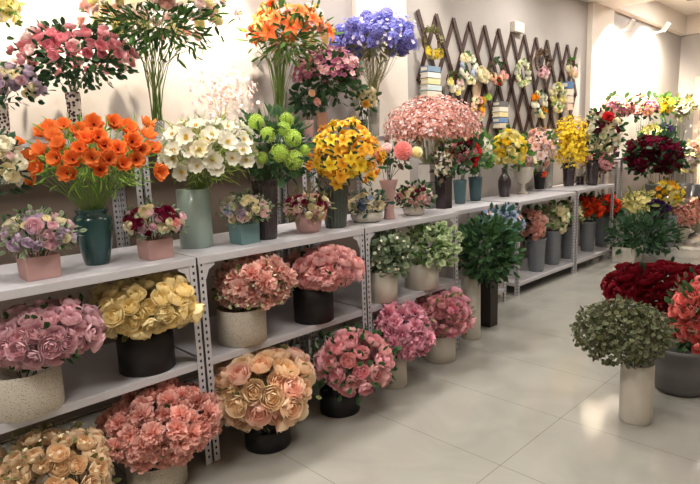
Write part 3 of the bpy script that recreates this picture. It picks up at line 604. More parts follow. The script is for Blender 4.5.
r_ = A('spray_vase', 'big fluffy salmon pink spray in a square clear vase', CATF, ('box', 429, 209, 10, 163, TZ, M_GLASS, 'vase'),
  (432, 129, 46, 31), [], tiny=[('pink_blossoms', 'dusty_pink', 3000, 1.6, .6, 1.06, -.35), ('pale_blossoms', 'pale_pink', 900, 1.5, .7, 1.1, -.2)],
  leaves=[('foliage', 'olive', 'narrow', 160, 8, .2, .75, -.9)], stems=(140, STEM_P, .0012), spread=.2, group=G1)
pv = [c for c in r_.children if c.name.startswith('vase')][0]; dm = pv.dimensions
mb = MB(); hb = max(v.co.z for v in pv.data.vertices); rb_ = max(v.co.x for v in pv.data.vertices)
for a, b in (((-rb_-.001, -rb_-.001, hb*.6), (rb_+.001, -rb_, hb*.97)), ((-rb_-.001, rb_, hb*.6), (rb_+.001, rb_+.001, hb*.97)), ((rb_, -rb_, hb*.6), (rb_+.001, rb_, hb*.97)), ((-rb_-.001, -rb_, hb*.6), (-rb_, rb_, hb*.97))): mb.box(a, b)
mb.obj('paper_band', mat('white_paper_band', (210, 206, 200), .8, noise=(20, .3, (200, 196, 190))), r_)['label'] = 'white paper band round the vase'
A('orchid_vase', 'cream orchids and dark leaves in a tall dark square glass vase', CATF, ('box', 444, 209, 8.6, 172, TZ, M_DARKVASE, 'vase'),
  (443, 164, 11, 17, .12), [('orchid', 'lily', ['white', 'white', 'cream'], 5.4, 1.3, -.8)], leaves=[('foliage', 'brown', 'ovate', 60, 7, .4, 1.05, -.9), ('dark_leaves', 'deep', 'ovate', 50, 7, .4, 1.05, -.9)], stems=(8, STEM_D), group=G1)
G2 = 'blue ribbed vases of roses'
A('flower_vase', 'maroon and red roses in the left of two blue ribbed vases', CATF, ('ribbed', 460, 204, 6.8, 180, TOPB, M_BLUERIB),
  (464, 154, 17, 20), [('rose', 'rose', ['maroon', 'red', 'maroon', 'dusty'], 5, .9, -.6)], extra=[('rose', 'bud', 'cream', 467, 139, 4.5), ('rose', 'rose', 'salmon', 469, 165, 5)], leaves=[('foliage', 'dark', 'ovate', 130, 9, .4, 1.1, -.95)], stems=(10, STEM_D), group=G2)
A('flower_vase', 'white roses with green leaves in the right of two blue ribbed vases', CATF, ('ribbed', 475.5, 201, 7, 177, TOPB, M_BLUERIB),
  (479, 150, 13, 20), [('rose', 'rose', ['white', 'white', 'cream'], 5, .8, -.6)], extra=[('rose', 'rose', 'dusty', 472, 162, 5)], leaves=[('foliage', 'mid', 'ovate', 110, 8, .4, 1.1, -.95)], stems=(10, STEM_D), group=G2)
# partly outside the frame on the left
A('rose_arrangement', 'large cream and white roses entering at the left edge above the pink box', CATF, ('cyl', (-2.45, .36, TZ), .07, .16, M_WHITEPOT, 'vase'),
  (-6, 166, 32, 34), [('rose', 'rose', ['cream', 'white'], 9, .5, -.5)], extra=[('rose', 'bud', 'cream', 7, 170, 10), ('rose', 'rose', 'white', 4, 143, 12), ('rose', 'rose', 'white', 20, 164, 9), ('tulip', 'bud', 'orange', 20, 140, 7), ('rose', 'rose', 'pale_pink', 9, 155, 5)],
  leaves=[('foliage', 'deep', 'ovate', 120, 12, .4, 1.0, -.95)], stems=(10, STEM_D), group=G1)

# ------------------------------------------------------------------ on the raised back shelf
XU = -3.0; G3 = 'arrangements on the raised back shelf'
def up(px, py=130, x=XU, z=TOPU):
    p = on_x(px, py, x); return (x, p.y, z)
A('flower_vase', 'lilac and cream flowers in a patterned white vase at the upper left edge', CATF, ('tall', up(3), .035, .17, M_PRINT),
  (6, 86, 36, 23, .1), [('small_rose', 'rose', ['lilac', 'lilac', 'lilac_pink', 'cream'], 6, 1.0, -.3)], leaves=[('foliage', 'deep', 'ovate', 120, 8, .5, 1.05, -.95)], stems=(12, STEM_D), group=G3)
A('flower_vase', 'pale yellow blossom branches reaching in at the top left corner', CATF, ('tall', up(-22), .045, .24, M_WHITEPOT),
  (-8, 6, 26, 20, .1), [('blossom', 'blossom', ['lemon', 'pale_yellow'], 6, .9, -.7)], leaves=[('foliage', 'fresh', 'ovate', 70, 8, .5, 1.05, -.9)], stems=(14, STEM), group=G3)
A('rose_vase', 'pink edged roses with dark leaves in a white vase with dark pattern', CATF, ('tall', up(75.5, 120), .036, .235, M_PRINT),
  (75, 58, 57, 32, .16), [('rose', 'bud', ['pink_edge', 'pink_edge', 'rose_pink', 'pale_pink'], 6.8, .95, -.2)], leaves=[('foliage', 'deep', 'ovate', 320, 9, .3, .92, -.98), ('dark_leaves', 'dark', 'ovate', 120, 9, .5, 1.05, -.9)], stems=(16, STEM_D), group=G3)
A('lily_bouquet', 'tall cream and pink lily bunch with long green stems', CATF, ('tall', up(157, 118), .04, .10, M_GLASS),
  (158, 20, 72, 40, .26), [('lily', 'lily', ['cream', 'pale_pink', 'pale_yellow', 'white', 'pale_pink'], 12, .85, .02), ('rose', 'rose', ['pale_pink', 'lemon', 'salmon'], 8, .45, .0)], leaves=[('foliage', 'dark', 'narrow', 380, 14, .2, .9, -.98), ('mid_leaves', 'mid', 'narrow', 300, 13, .3, .95, -.95)], stems=(26, STEM, .003, .9, .30), spread=.3, group=G3)
A('blossom_vase', 'faint pale pink blossom twigs in the glare of the wall lamp', CATF, ('tall', up(222, 120), .03, .12, M_WHITEPOT),
  (226, 90, 34, 26), [], tiny=[('blossoms', 'pale_pink', 150, 2.4, .3, 1.1, -.9), ('dark_blossoms', 'pink_tiny', 60, 2.4, .3, 1.1, -.9)], stems=(24, STEM_P, .0012), group=G3)
A('lily_bouquet', 'tall orange and pale yellow lily bunch with a sheaf of green stems', CATF, ('tall', up(280, 118), .04, .09, M_GLASS),
  (288, 36, 46, 32, .12), [('lily', 'lily', ['lily_orange', 'lily_orange', 'pale_yellow', 'lily_orange', 'lily_orange', 'salmon'], 11, 1.3, -.05)], leaves=[('foliage', 'mid', 'narrow', 260, 14, .15, .95, -.98), ('olive_leaves', 'olive', 'narrow', 120, 12, .3, .9, -.98)], stems=(40, STEM, .003, .8, .34), spread=.25, group=G3)
A('filler_vase', 'mauve tiny flowers with dark leaves in a peach glass vase', CATF, ('tall', up(322, 120), .042, .17, M_PEACHGLASS),
  (328, 78, 33, 29, .08), [], tiny=[('mauve_blossoms', 'mauve_tiny', 260, 3, .75, 1.05, -.1), ('pink_blossoms', 'pink_tiny', 260, 3, .8, 1.08, .0)], leaves=[('foliage', 'dark', 'ovate', 260, 9, .3, 1.0, -.98)], stems=(18, STEM_D), group=G3)
A('flower_vase', 'single peach rose with dark ivy leaves in a small pink vase', CATF, ('tall', up(309, 120, -2.9), .032, .11, M_DUSTVASE),
  (306, 100, 14, 15), [], extra=[('rose', 'bud', 'salmon', 317, 102, 5.5), ('rose', 'rose', 'peach', 312, 93, 4.5)], leaves=[('foliage', 'deep', 'ovate', 90, 9, .3, 1.05, -.95)], stems=(8, STEM_D), group=G3)
A('agapanthus_vase', 'blue violet flower clusters in a grey glass vase', CATF, ('tall', up(374, 120), .05, .27, M_GLASS),
  (376, 42, 41, 26, .14), [('agapanthus', 'hydrangea', ['violet', 'violet', 'violet'], 7.2, .8, -.25)], tiny=[('violet_blossoms', 'violet', 220, 2.3, .75, 1.15, -.4), ('pale_blossoms', 'pale_violet', 120, 2.3, .8, 1.15, -.3)], leaves=[('foliage', 'olive', 'narrow', 160, 10, .1, .8, -.98)], stems=(90, STEM_P, .0016, 1.0, .5), spread=.25, group=G3)
A('flower_vase', 'small white and yellow bunch with one orange flower by the pilaster', CATF, ('tall', up(364, 125, -2.9), .03, .12, M_SMOKE),
  (364, 100, 14, 15), [('blossom', 'tulip', ['white', 'cream', 'pale_yellow'], 4.6, .9, -.5)], extra=[('rose', 'carnation', 'gold', 366, 104, 5)], leaves=[('foliage', 'dark', 'ovate', 60, 6, .4, 1.0, -.95)], stems=(8, STEM_D), group=G3)

# ------------------------------------------------------------------ top of the second shelves
G4 = 'arrangements on the second shelf top'
A('rose_vase', 'bright yellow roses in a dark bottle shaped vase', CATF, ('bottle', 504.5, 197, 6.5, 168, TOPB2, M_DARKVASE),
  (508, 150, 19, 22), [('rose', 'rose', ['yellow', 'lemon', 'yellow'], 5.6, 1.0, -.6)], leaves=[('foliage', 'mid', 'ovate', 90, 7, .4, 1.08, -.95)], stems=(10, STEM_D), group=G4)
A('flower_urn', 'small pink flowers in a white footed urn', CATF, ('urn', 523, 194, 10.5, 167, TOPB2, M_WHITEPOT, 'urn'),
  (526, 160, 13, 9), [('small_rose', 'rose', ['pale_pink', 'salmon', 'cream'], 4, 1.0, -.4)], leaves=[('foliage', 'mid', 'ovate', 40, 5, .5, 1.05, -.7)], stems=(5, STEM_D), group=G4)
A('flower_vase', 'peach pink lilies in a squat black pot', CATF, ('tall', 539.5, 190.5, 6, 172, TOPB2, M_BLACK),
  (538, 150, 16, 22, .14), [('lily', 'lily', ['salmon', 'pale_pink', 'coral', 'salmon'], 6.4, 1.6, -.7)], extra=[('lily', 'lily', 'red_orange', 544, 174, 4.5)], leaves=[('foliage', 'mid', 'ovate', 60, 7, .4, 1.0, -.9)], stems=(10, STEM_D), group=G4)
A('flower_vase', 'white blossoms in a slim tall pale glass vase', CATF, ('tall', 548.5, 189, 4.5, 156, TOPB2, M_GLASS),
  (549, 143, 9, 14, .08), [('blossom', 'blossom', ['white', 'pale_pink'], 4, 1.0, -.6)], leaves=[('foliage', 'grey', 'ovate', 30, 5, .4, 1.0, -.9)], stems=(8, STEM), group=G4)
A('forsythia_vase', 'upright yellow forsythia branches in a dark vase', CATF, ('tall', 568.5, 187.5, 6.5, 163, TOPB2, M_DARKVASE),
  (572, 142, 20, 26), [], tiny=[('yellow_blossoms', 'yellow', 1300, 1.9, .3, 1.05, -.95)], leaves=[('foliage', 'olive', 'narrow', 60, 6, .3, 1.0, -.9)], stems=(40, STEM_P, .0015), group=G4)
A('flower_vase', 'mixed white cream and red blooms in a dark vase near the right pilaster', CATF, ('tall', 592, 185.5, 7, 160, TOPB3, M_DARKVASE),
  (603, 134, 18, 26, .12), [('blossom', 'rose', ['cream', 'white', 'pale_green', 'maroon'], 4.6, .95, -.7)], extra=[('rose', 'carnation', 'red', 608, 117, 7), ('lily', 'lily', 'white', 619, 125, 7)], leaves=[('foliage', 'dark', 'ovate', 150, 7, .4, 1.05, -.95)], stems=(12, STEM_D), group=G4)
A('dried_flower_vase', 'brownish dried flowers in a dark pot at the end of the second shelf top', CATF, ('cyl', (-2.92, 6.78, TOPB3), .05, .10, M_DARKVASE, 'vase'),
  (598, 162, 15, 13), [], tiny=[('dried_blossoms', 'dusty', 160, 2.2, .6, 1.05, -.6)], leaves=[('foliage', 'brown', 'ovate', 130, 6, .3, 1.05, -.95)], stems=(10, STEM_D), group=G4)

# ------------------------------------------------------------------ buckets on the low shelf
G5 = 'flower buckets on the low shelf'; ZB = TOPB2-.036
for nm, lab, px, pb, hw, pt, mass, kind, pets, rp, lf in [
    ('rose_bucket', 'salmon orange roses in a grey bucket, nearest on the low shelf', 536, 272, 9.5, 238, (530, 226, 18, 20), 'rose', ['salmon', 'coral'], 5.2, 'dark'),
    ('rose_bucket', 'cream green roses in a grey bucket beside the salmon roses', 552, 265, 9, 230, (553, 218, 16, 17), 'rose', ['cream', 'pale_green', 'cream'], 4.4, 'mid'),
    ('rose_bucket', 'pale cream roses in a grey bucket beside the low shelf upright', 568, 259, 8.5, 226, (570, 213, 13, 13), 'rose', ['pale_yellow', 'cream'], 4.4, 'olive'),
    ('carnation_bucket', 'bright red orange carnations in a grey bucket on the low shelf', 587, 251.5, 8, 221, (589, 208, 14, 13), 'carnation', ['red_orange'], 5, 'deep'),
    ('carnation_bucket', 'darker red orange small flowers in a grey bucket, last on the low shelf', 601, 246.5, 7.5, 217, (608, 207, 13, 13), 'rose', ['red_orange', 'red'], 3.2, 'deep')]:
    A(nm, lab, 'flower bucket', ('bucket', px, pb, hw, pt, LOWB, M_BUCKET), mass, [(nm.split('_')[0], kind, pets, rp, 1.15, -.7)], leaves=[('foliage', lf, 'ovate', 110, 6, .4, 1.0, -.95)], stems=(10, STEM_D), zmax=ZB, group=G5, xcap=-2.5)

# ------------------------------------------------------------------ beyond the second shelves
A('leafy_plant', 'dark green bushy plant in a square off white planter on the floor', 'plant', ('box', 627, 263, 14, 246, 0, M_WHITEPOT),
  (642, 234, 31, 20), [], leaves=[('foliage', 'deep', 'ovate', 420, 7, .3, 1.03, -.9), ('dark_leaves', 'dark', 'narrow', 260, 8, .4, 1.05, -.9)], stems=(12, STEM_D))
G6 = 'flower buckets beyond the second shelves'
def wz(px, py, z): p = on_z(px, py, z); return (p.x, p.y, z)
A('flower_bucket', 'spiky yellow green flowers above the dark green bush', 'flower bucket', ('bucket', wz(640, 252, 0), .10, .38, M_BUCKET),
  (637, 204, 14, 13), [], tiny=[('yellow_spikes', 'lemon', 200, 3, .5, 1.05, -.7)], leaves=[('foliage', 'yellow_green', 'narrow', 150, 8, .3, 1.05, -.9)], stems=(16, STEM), group=G6)
A('flower_bucket', 'deep purple flowers between two yellow bunches', 'flower bucket', ('bucket', wz(656, 252, 0), .10, .36, M_BUCKET),
  (655, 210, 12, 12), [('carnation', 'carnation', ['purple', 'eggplant'], 4, 1.2, -.7)], leaves=[('foliage', 'deep', 'ovate', 100, 6, .3, 1.0, -.95)], stems=(12, STEM_D), group=G6)
A('flower_bucket', 'golden yellow blossoms right of the purple flowers', 'flower bucket', ('bucket', wz(668, 246, 0.06), .09, .40, M_BUCKET),
  (665, 195, 18, 16), [('blossom', 'rose', ['yellow', 'gold', 'lemon'], 3.4, 1.1, -.8)], leaves=[('foliage', 'olive', 'ovate', 120, 6, .3, 1.0, -.95)], stems=(14, STEM_D), group=G6)
A('flower_bucket', 'cream white bunch on the far low shelf', 'flower bucket', ('bucket', wz(664, 244, .06), .07, .18, M_WHITEPOT),
  (664, 225, 10, 14), [('blossom', 'carnation', ['cream', 'pale_green'], 4, 1.1, -.7)], leaves=[('foliage', 'olive', 'ovate', 40, 5, .4, 1.0, -.9)], stems=(8, STEM_D), group=G6)
A('flower_bucket', 'dusty pink blossoms on the far low shelf by its front post', 'flower bucket', ('bucket', wz(682, 239, .06), .09, .16, M_WHITEPOT),
  (683, 216, 15, 12), [], tiny=[('pink_blossoms', 'dusty_pink', 600, 2.2, .4, 1.05, -.8)], leaves=[('foliage', 'olive', 'ovate', 50, 5, .4, 1.0, -.9)], stems=(12, STEM_D), group=G6)
A('flower_bucket', 'dusty pink blossoms on the far low shelf cut by the right edge', 'flower bucket', ('bucket', wz(700, 233, .06), .09, .16, M_WHITEPOT),
  (699, 209, 13, 12), [], tiny=[('pink_blossoms', 'dusty_pink', 600, 2.2, .4, 1.05, -.8)], leaves=[('foliage', 'olive', 'ovate', 50, 5, .4, 1.0, -.9)], stems=(12, STEM_D), group=G6)
A('rose_bucket', 'dark burgundy roses in a grey bucket on the far upper shelf', 'flower bucket', ('bucket', wz(655, 204, .60), .13, .26, M_BUCKET),
  (652, 155, 27, 23), [('rose', 'rose', ['burgundy', 'burgundy', 'maroon'], 5.2, 1.0, -.8)], leaves=[('foliage', 'deep', 'ovate', 260, 7, .3, 1.02, -.95)], stems=(12, STEM_D), group=G6)
A('rose_bucket', 'burgundy roses in the smaller grey bucket next to the right wall corner', 'flower bucket', ('bucket', wz(674, 200, .60), .085, .22, M_BUCKET),
  (673, 156, 12, 18), [('rose', 'rose', ['burgundy', 'maroon'], 4.6, 1.0, -.8)], leaves=[('foliage', 'deep', 'ovate', 120, 6, .3, 1.02, -.95)], stems=(10, STEM_D), group=G6)
A('flower_bucket', 'grey lilac dried flowers in a pale bucket on the far upper shelf', 'flower bucket', ('bucket', wz(685, 198, .60), .085, .20, M_BUCKET),
  (687, 160, 9, 13), [], tiny=[('lilac_blossoms', 'grey_lilac', 300, 2.2, .4, 1.05, -.8), ('yellow_blossoms', 'lemon', 60, 2, .9, 1.2, -.95)], leaves=[('foliage', 'olive', 'ovate', 60, 5, .3, 1.0, -.95)], stems=(10, STEM_D), group=G6)
A('flower_bucket', 'pale peach roses in a bucket at the far right edge', 'flower bucket', ('bucket', wz(697, 196.5, .60), .08, .17, M_BUCKET),
  (694, 152, 12, 13), [('rose', 'rose', ['peach', 'cream_peach', 'salmon'], 4, 1.1, -.9)], leaves=[('foliage', 'olive', 'ovate', 60, 5, .3, 1.0, -.95)], stems=(10, STEM_D), group=G6)
# upper flowers against the bright wall
G7 = 'tall flowers against the bright wall'
def stand(px, z0, h): p = on_x(px, 160, -3.0); return (-3.0, p.y, z0)
shelf_unit('far back shelf by the bright wall, hidden under tall pink flowers', -2.84, .34, 7.74, 11.35, [1.15], group='raised back shelves along the wall', gus=False)
for nm, lab, px, mass, bl, tn, lf in [
    ('lily_vase', 'mauve pink lilies, left bunch against the bright wall', 616, (615, 109, 18, 13), [('lily', 'lily', ['dusty_pink', 'mauve_tiny', 'dusty'], 5.2, 3.0, -.5)], [], 'dark'),
    ('lily_vase', 'mauve pink lilies, right bunch against the bright wall', 640, (642, 107, 18, 13), [('lily', 'lily', ['dusty_pink', 'mauve_tiny', 'pink_tiny'], 5.2, 3.0, -.5)], [], 'dark'),
    ('rose_vase', 'golden yellow blooms against the bright wall', 664, (663, 106, 12, 11), [('rose', 'rose', ['gold', 'yellow'], 5, 1.8, -.5)], [], 'mid'),
    ('rose_vase', 'pale yellow white blooms by the wall corner', 680, (681, 106, 12, 11), [('blossom', 'lily', ['pale_yellow', 'white', 'lemon'], 5, 2.2, -.5)], [], 'olive'),
    ('flower_vase', 'spiky lemon yellow flowers under the mauve lilies', 650, (650, 133, 9, 8), [], [('yellow_spikes', 'lemon', 260, 2.4, .4, 1.05, -.8)], 'yellow_green'),
    ('flower_vase', 'small purple bunch under the golden yellow blooms', 664, (665, 131, 7, 8), [('blossom', 'carnation', ['purple'], 3.4, 1.2, -.7)], [], 'deep')]:
    A(nm, lab, CATF, ('tall', on_x(px, 150, -2.99 if mass[1] < 120 else -2.88).to_tuple()[:2]+(1.15,), .05, .12, M_DARKVASE), mass, bl, tiny=tn, leaves=[('foliage', lf, 'ovate', 90, 6, .4, 1.0, -.98)], stems=(16, STEM_D), group=G7, xwall=-3.09)
A('dried_flower_vase', 'beige dried grass tuft under the small grey shelf', CATF, ('cyl', (-2.83, 7.2, .906+.0), .01, .01, M_DARKVASE, 'vase'), None) if False else None

# ------------------------------------------------------------------ right foreground
A('eucalyptus_arrangement', 'bushy grey green foliage in a tall white cylinder vase on the floor', 'plant', ('cyl', 635, 425.5, 15.5, 362, 0, M_WHITEPOT, 'vase'),
  (621, 332, 42, 29), [], leaves=[('foliage', 'sage', 'round', 1300, 5.5, .5, 1.06, -.9), ('dark_leaves', 'olive', 'round', 420, 5.5, .3, .95, -.9), ('brown_foliage', 'brown', 'narrow', 120, 7, .6, 1.06, -.9)], tiny=[('green_buds', 'sage', 600, 2.2, .9, 1.12, -.9)], stems=(20, STEM_D))
A('rose_bucket', 'coral red roses in a wide grey tub at the right edge', 'flower bucket', ('tub', 678, 397, 31, 343, 0, M_GREYPOT),
  (705, 319, 36, 44), [('rose', 'ranunculus', ['coral_red'], 9.5, 1.0, -.7)], leaves=[('foliage', 'dark', 'ovate', 260, 9, .5, 1.0, -.9), ('brown_leaves', 'brown', 'ovate', 110, 9, .7, 1.08, -.5)], stems=(10, STEM_D))
A('rose_bucket', 'huge bunch of deep crimson roses behind the grey green foliage', 'flower bucket', ('tub', (-.98, 4.42, 0), .24, .30, M_GREYPOT),
  (668, 290, 63, 30), [('rose', 'rose', ['crimson'], 10.5, 3.2, -.15)], leaves=[('foliage', 'deep', 'ovate', 160, 9, .4, .85, -.9)], stems=(20, STEM_D))
# ------------------------------------------------------------------ brown trellis on the wall
XT = XW+.016
yA = on_x(418, 13, XT).y; zA = on_x(418, 13, XT).z; yB = on_x(577, 48, XT).y
NP = 13; PT = (yB-yA)/(NP-1)
TRH = 1.1; tr = empty('wall_trellis', (XT, (yA+yB)/2, zA-TRH), 'dark brown wooden expanding trellis fixed to the grey wall', 'trellis')
M_SLAT = mat('dark_stained_slat', (70, 46, 38), .55, noise=(18, .3, (54, 34, 28)))
hr = TRH/4
for sgn, off in ((1, .004), (-1, -.006)):
    for i in range(-4, NP+4):
        y0 = yA+PT*i
        a = max(0, min(8, (yA-y0)/(PT/2*sgn) if sgn > 0 else (y0-yB)/(PT/2))); b = min(4 if True else 0, ((yB-y0)/(PT/2)) if sgn > 0 else (y0-yA)/(PT/2))
        a = max(a, 0)
        if b-a < .8: continue
        mb = MB(); w = .023; t = .009
        P0 = Vector((0, y0+sgn*a*PT/2, zA-a*hr)); P1 = Vector((0, y0+sgn*b*PT/2, zA-b*hr)); d = (P1-P0).normalized(); n = Vector((0, -d.z, d.y)); P0 -= d*.025; P1 += d*.025
        bs = Vector(tr.location)
        vs = [P0+n*w, P0-n*w, P1-n*w, P1+n*w]; q = [Vector((XT+off-t/2, v.y, v.z))-bs for v in vs]+[Vector((XT+off+t/2, v.y, v.z))-bs for v in vs]
        mb.add(q, [(0, 1, 2, 3), (7, 6, 5, 4), (0, 4, 5, 1), (1, 5, 6, 2), (2, 6, 7, 3), (3, 7, 4, 0)]); mb.obj('slat', M_SLAT, tr)
# hung on the trellis
XH = XT+.055; GW = 'wreaths hung on the trellis'
def wreath(label, px, py, rpx, pets, brx=3.6, n=9, lf='olive', lo=2.4, hi=6.9, arch=False, kind='rose'):
    p = on_x(px, py, XH); dep = depth(p); r = rpx*dep/F*1.12
    root = empty('hanging_wreath', (XH, p.y, p.z), label, 'wreath', GW); R = random.Random(int(px*7))
    mb = MB()
    for s in range(3):
        pts = [Vector((.008*math.cos(3*t+s*2), (r+.01*math.sin(5*t+s*2))*math.cos(t), (r+.01*math.sin(5*t+s*2))*math.sin(t))) for t in [2*PI*k/28 for k in range(29)]]
        mb.tube(pts, .006, .006, 5)
    mb.obj('twig_ring', M_WICKER, root, True)
    mb = MB(); mb.tube([(-.008, 0, r), (-.03, 0, r+.03), (-.044, 0, r+.035)], .003, .003, 5); mb.obj('hook', M_WICKER, root)
    mb = MB()
    for k in range(46):
        t = R.uniform(0, 2*PI) if k % 3 else R.uniform(lo, hi)+0; q = Vector((.012, r*math.cos(t), r*math.sin(t))); add_leaf(mb, q, Vector((R.uniform(.1, .8), R.uniform(-1, 1), R.uniform(-1, 1))).normalized(), r*R.uniform(.35, .6), 'ovate', R)
    mb.obj('foliage', LEAF[lf], root, True, True)
    for k in range(n):
        t = lo+(hi-lo)*(k+.5)/n; rr = r*R.uniform(.8, 1.12); rb = 1.25*brx*dep/F
        put_bloom('rose' if kind == 'rose' else kind, kind, pets[k % len(pets)], Vector((XH+.03, p.y+rr*math.cos(t), p.z+rr*math.sin(t))), Vector((1, R.uniform(-.5, .3), R.uniform(-.2, .5))), rb, root, Vector(root.location))
    return root
wreath('vine wreath with bright yellow roses, first on the trellis from the left', 431, 42, 11.5, ['yellow', 'lemon', 'yellow'], 4.5, 6, 'olive', 3.9, 5.6)
wreath('small vine wreath with yellow and cream flowers right of the left book stack', 453, 82, 8.2, ['lemon', 'white', 'pale_yellow', 'pale_pink'], 4, 8, 'mid', 3.0, 6.5)
wreath('wreath with pale yellow, white and blue flowers on the trellis', 467, 68, 10, ['white', 'cream', 'pale_yellow', 'blue', 'white'], 4.6, 10, 'mid', 1.0, 6.6)
wreath('vine wreath with peach, coral and red roses', 496, 72, 10, ['peach', 'coral', 'red', 'cream'], 4.6, 6, 'dark', 3.4, 6.3)
wreath('open ring wreath of white and cream flowers in the trellis centre', 521, 74, 10, ['white', 'cream', 'pale_green'], 3.4, 13, 'fresh', 0, 6.2)
wreath('twig wreath with a pink rose on the trellis', 541, 62, 10, ['lilac_pink', 'pink', 'pale_pink'], 4.6, 4, 'brown', 4.1, 5.5)
wreath('small wreath with pale peach flowers near the right end of the trellis', 571, 67, 7, ['pale_yellow', 'peach', 'pale_pink'], 4, 6, 'mid', 3.2, 6.2)
wreath('wreath with orange and white flowers, lower right on the trellis', 538, 103, 9.5, ['lemon', 'deep_gold', 'white', 'white', 'pale_yellow'], 4, 9, 'dark', 1.8, 7.2)
wreath('wreath of pale yellow flowers beside the cream box on the trellis', 556, 98, 10, ['pale_yellow', 'lemon', 'white'], 4, 12, 'fresh', 1.0, 6.9)
wreath('small wreath of peach and yellow roses above the fluffy pink spray', 476, 108, 8, ['gold', 'salmon', 'cream', 'peach'], 4.2, 9, 'dark', .5, 6.5)
wreath('lone creamy white rose wreath in the middle of the trellis', 481, 75, 4.5, ['cream', 'pale_yellow', 'cream'], 5, 5, 'grey', 1.5, 7)
# oval plaque with a green bud
p = on_x(477, 90, XH-.02); mb = MB(); k = depth(p)/F; n = 28; a, b = 6*k*1.2, 9*k
vs = [(0, a*math.cos(2*PI*i/n), b*math.sin(2*PI*i/n)) for i in range(n)]+[(.012, a*math.cos(2*PI*i/n), b*math.sin(2*PI*i/n)) for i in range(n)]
mb.add(vs, [tuple(range(n-1, -1, -1)), tuple(range(n, 2*n))]+[(i, (i+1) % n, n+(i+1) % n, n+i) for i in range(n)])
pl = empty('hanging_plaque', (XT+.02, p.y, p.z), 'oval beige wooden plaque with a green bud hung on the trellis', 'plaque'); mb.obj('plate', mat('beige_wood_plaque', (206, 180, 152), .6, noise=(8, .3, (194, 166, 138))), pl)
put_bloom('bud', 'bud', 'lime', on_x(488, 97, XT+.05), Vector((1, -.3, .3)), 5.5*k, pl, Vector(pl.location))
# book shaped hanging planters
def books(label, px, y0, y1, hw, rows, bloom=None):
    pt = on_x(px, y0, XH); pb = on_x(px, y1, XH); k = depth(pt)/F; hwm = hw*k*1.25; H = pt.z-pb.z
    root = empty('book_stack_planter', (XH-.01, pb.y, pb.z), label, 'hanging planter', 'book shaped planters hung on the trellis')
    R = random.Random(int(px)); z = 0; n = len(rows)
    for i, cc in enumerate(rows[::-1]):
        h = H/n; w = hwm*R.uniform(.86, 1.0); s = R.uniform(-.006, .006)
        mb = MB(); mb.box((-.038, s-w, z), (.05, s+w, z+h*.2)); mb.box((-.038, s-w, z+h*.7), (.05, s+w, z+h*.86)); mb.box((.042, s-w, z+h*.2), (.05, s+w, z+h*.7)); mb.box((-.03, s-w*.96, z+h*.2), (.042, s+w*.96, z+h*.7), 1)
        mb.obj('book_block', [mat('book_cover_%d_%d_%d' % cc, cc, .6, noise=(10, .3, tuple(max(0, v-10) for v in cc))), mat('book_pages', (236, 228, 208), .8, noise=(60, .3, (222, 212, 190)))], root); z += h
    return root
books('stack of pale book shaped blocks with a blue top, left on the trellis', 431, 66, 97, 9.5, [(128, 150, 172), (226, 224, 220), (232, 216, 168), (200, 214, 216), (226, 220, 200)])
books('stack of book shaped blocks with a blue one, centre of the trellis', 500.5, 101, 128, 6.8, [(120, 116, 118), (240, 234, 216), (240, 222, 170), (120, 150, 196), (226, 214, 190)])
books('tall cream book shaped box with a blue top, right end of the trellis', 567, 81, 110, 5.5, [(90, 128, 176), (240, 226, 206), (238, 220, 198), (232, 206, 184)])

# ------------------------------------------------------------------ lamps
M_LAMPBODY = mat('white_lamp_body', (232, 230, 226), .4, noise=(5, .3, (226, 224, 220)))
def emis(name, col, s):
    m = bpy.data.materials.new(name); m.use_nodes = True; b = m.node_tree.nodes['Principled BSDF']
    b.inputs['Base Color'].default_value = lin(col); b.inputs['Emission Color'].default_value = lin(col); b.inputs['Emission Strength'].default_value = s; return m
LENS = emis('lit_lamp_lens', (255, 236, 205), 8); PANEL = emis('lit_ceiling_panel', (255, 244, 228), 5)
M_BLACKRING = mat('black_downlight_ring', (18, 17, 17), .5, noise=(5, .3, (24, 22, 22)))
def spotlamp(label, pos, target, power, ang, blend=.6, col=(1, .86, .68), group='wall spotlights', ceil=ZC, size=.03):
    pos = Vector(pos); root = empty('spotlight', (pos.x, pos.y, pos.z), label, 'lamp', group); d = (Vector(target)-pos).normalized()
    a, b, d = frame(d); mb = MB(); n = 20; vs = []; L = .13; r = .04
    for t_, rr in ((-L, r*.8), (0, r)):
        for k in range(n):
            q = 2*PI*k/n; vs.append(d*t_+a*rr*math.cos(q)+b*rr*math.sin(q))
    mb.add(vs, [(k, (k+1) % n, n+(k+1) % n, n+k) for k in range(n)]+[tuple(range(n-1, -1, -1))]); mb.obj('lamp_head', M_LAMPBODY, root)
    mb = MB(); mb.add([d*-.012+a*r*.85*math.cos(2*PI*k/n)+b*r*.85*math.sin(2*PI*k/n) for k in range(n)], [tuple(range(n))]); mb.obj('lens', LENS, root)
    if ceil:
        mb = MB(); mb.tube([d*-.07, Vector((0, 0, ceil-pos.z))], .008, .008, 8); mb.obj('stem', M_LAMPBODY, root)
    ld = bpy.data.lights.new('spot', 'SPOT'); ld.energy = power; ld.spot_size = math.radians(ang); ld.spot_blend = blend; ld.color = col; ld.shadow_soft_size = size
    lo = bpy.data.objects.new('spot_light', ld); link(lo, root); lo.location = d*.02; lo.rotation_mode = 'QUATERNION'; lo.rotation_quaternion = d.to_track_quat('-Z', 'Y')
    return root
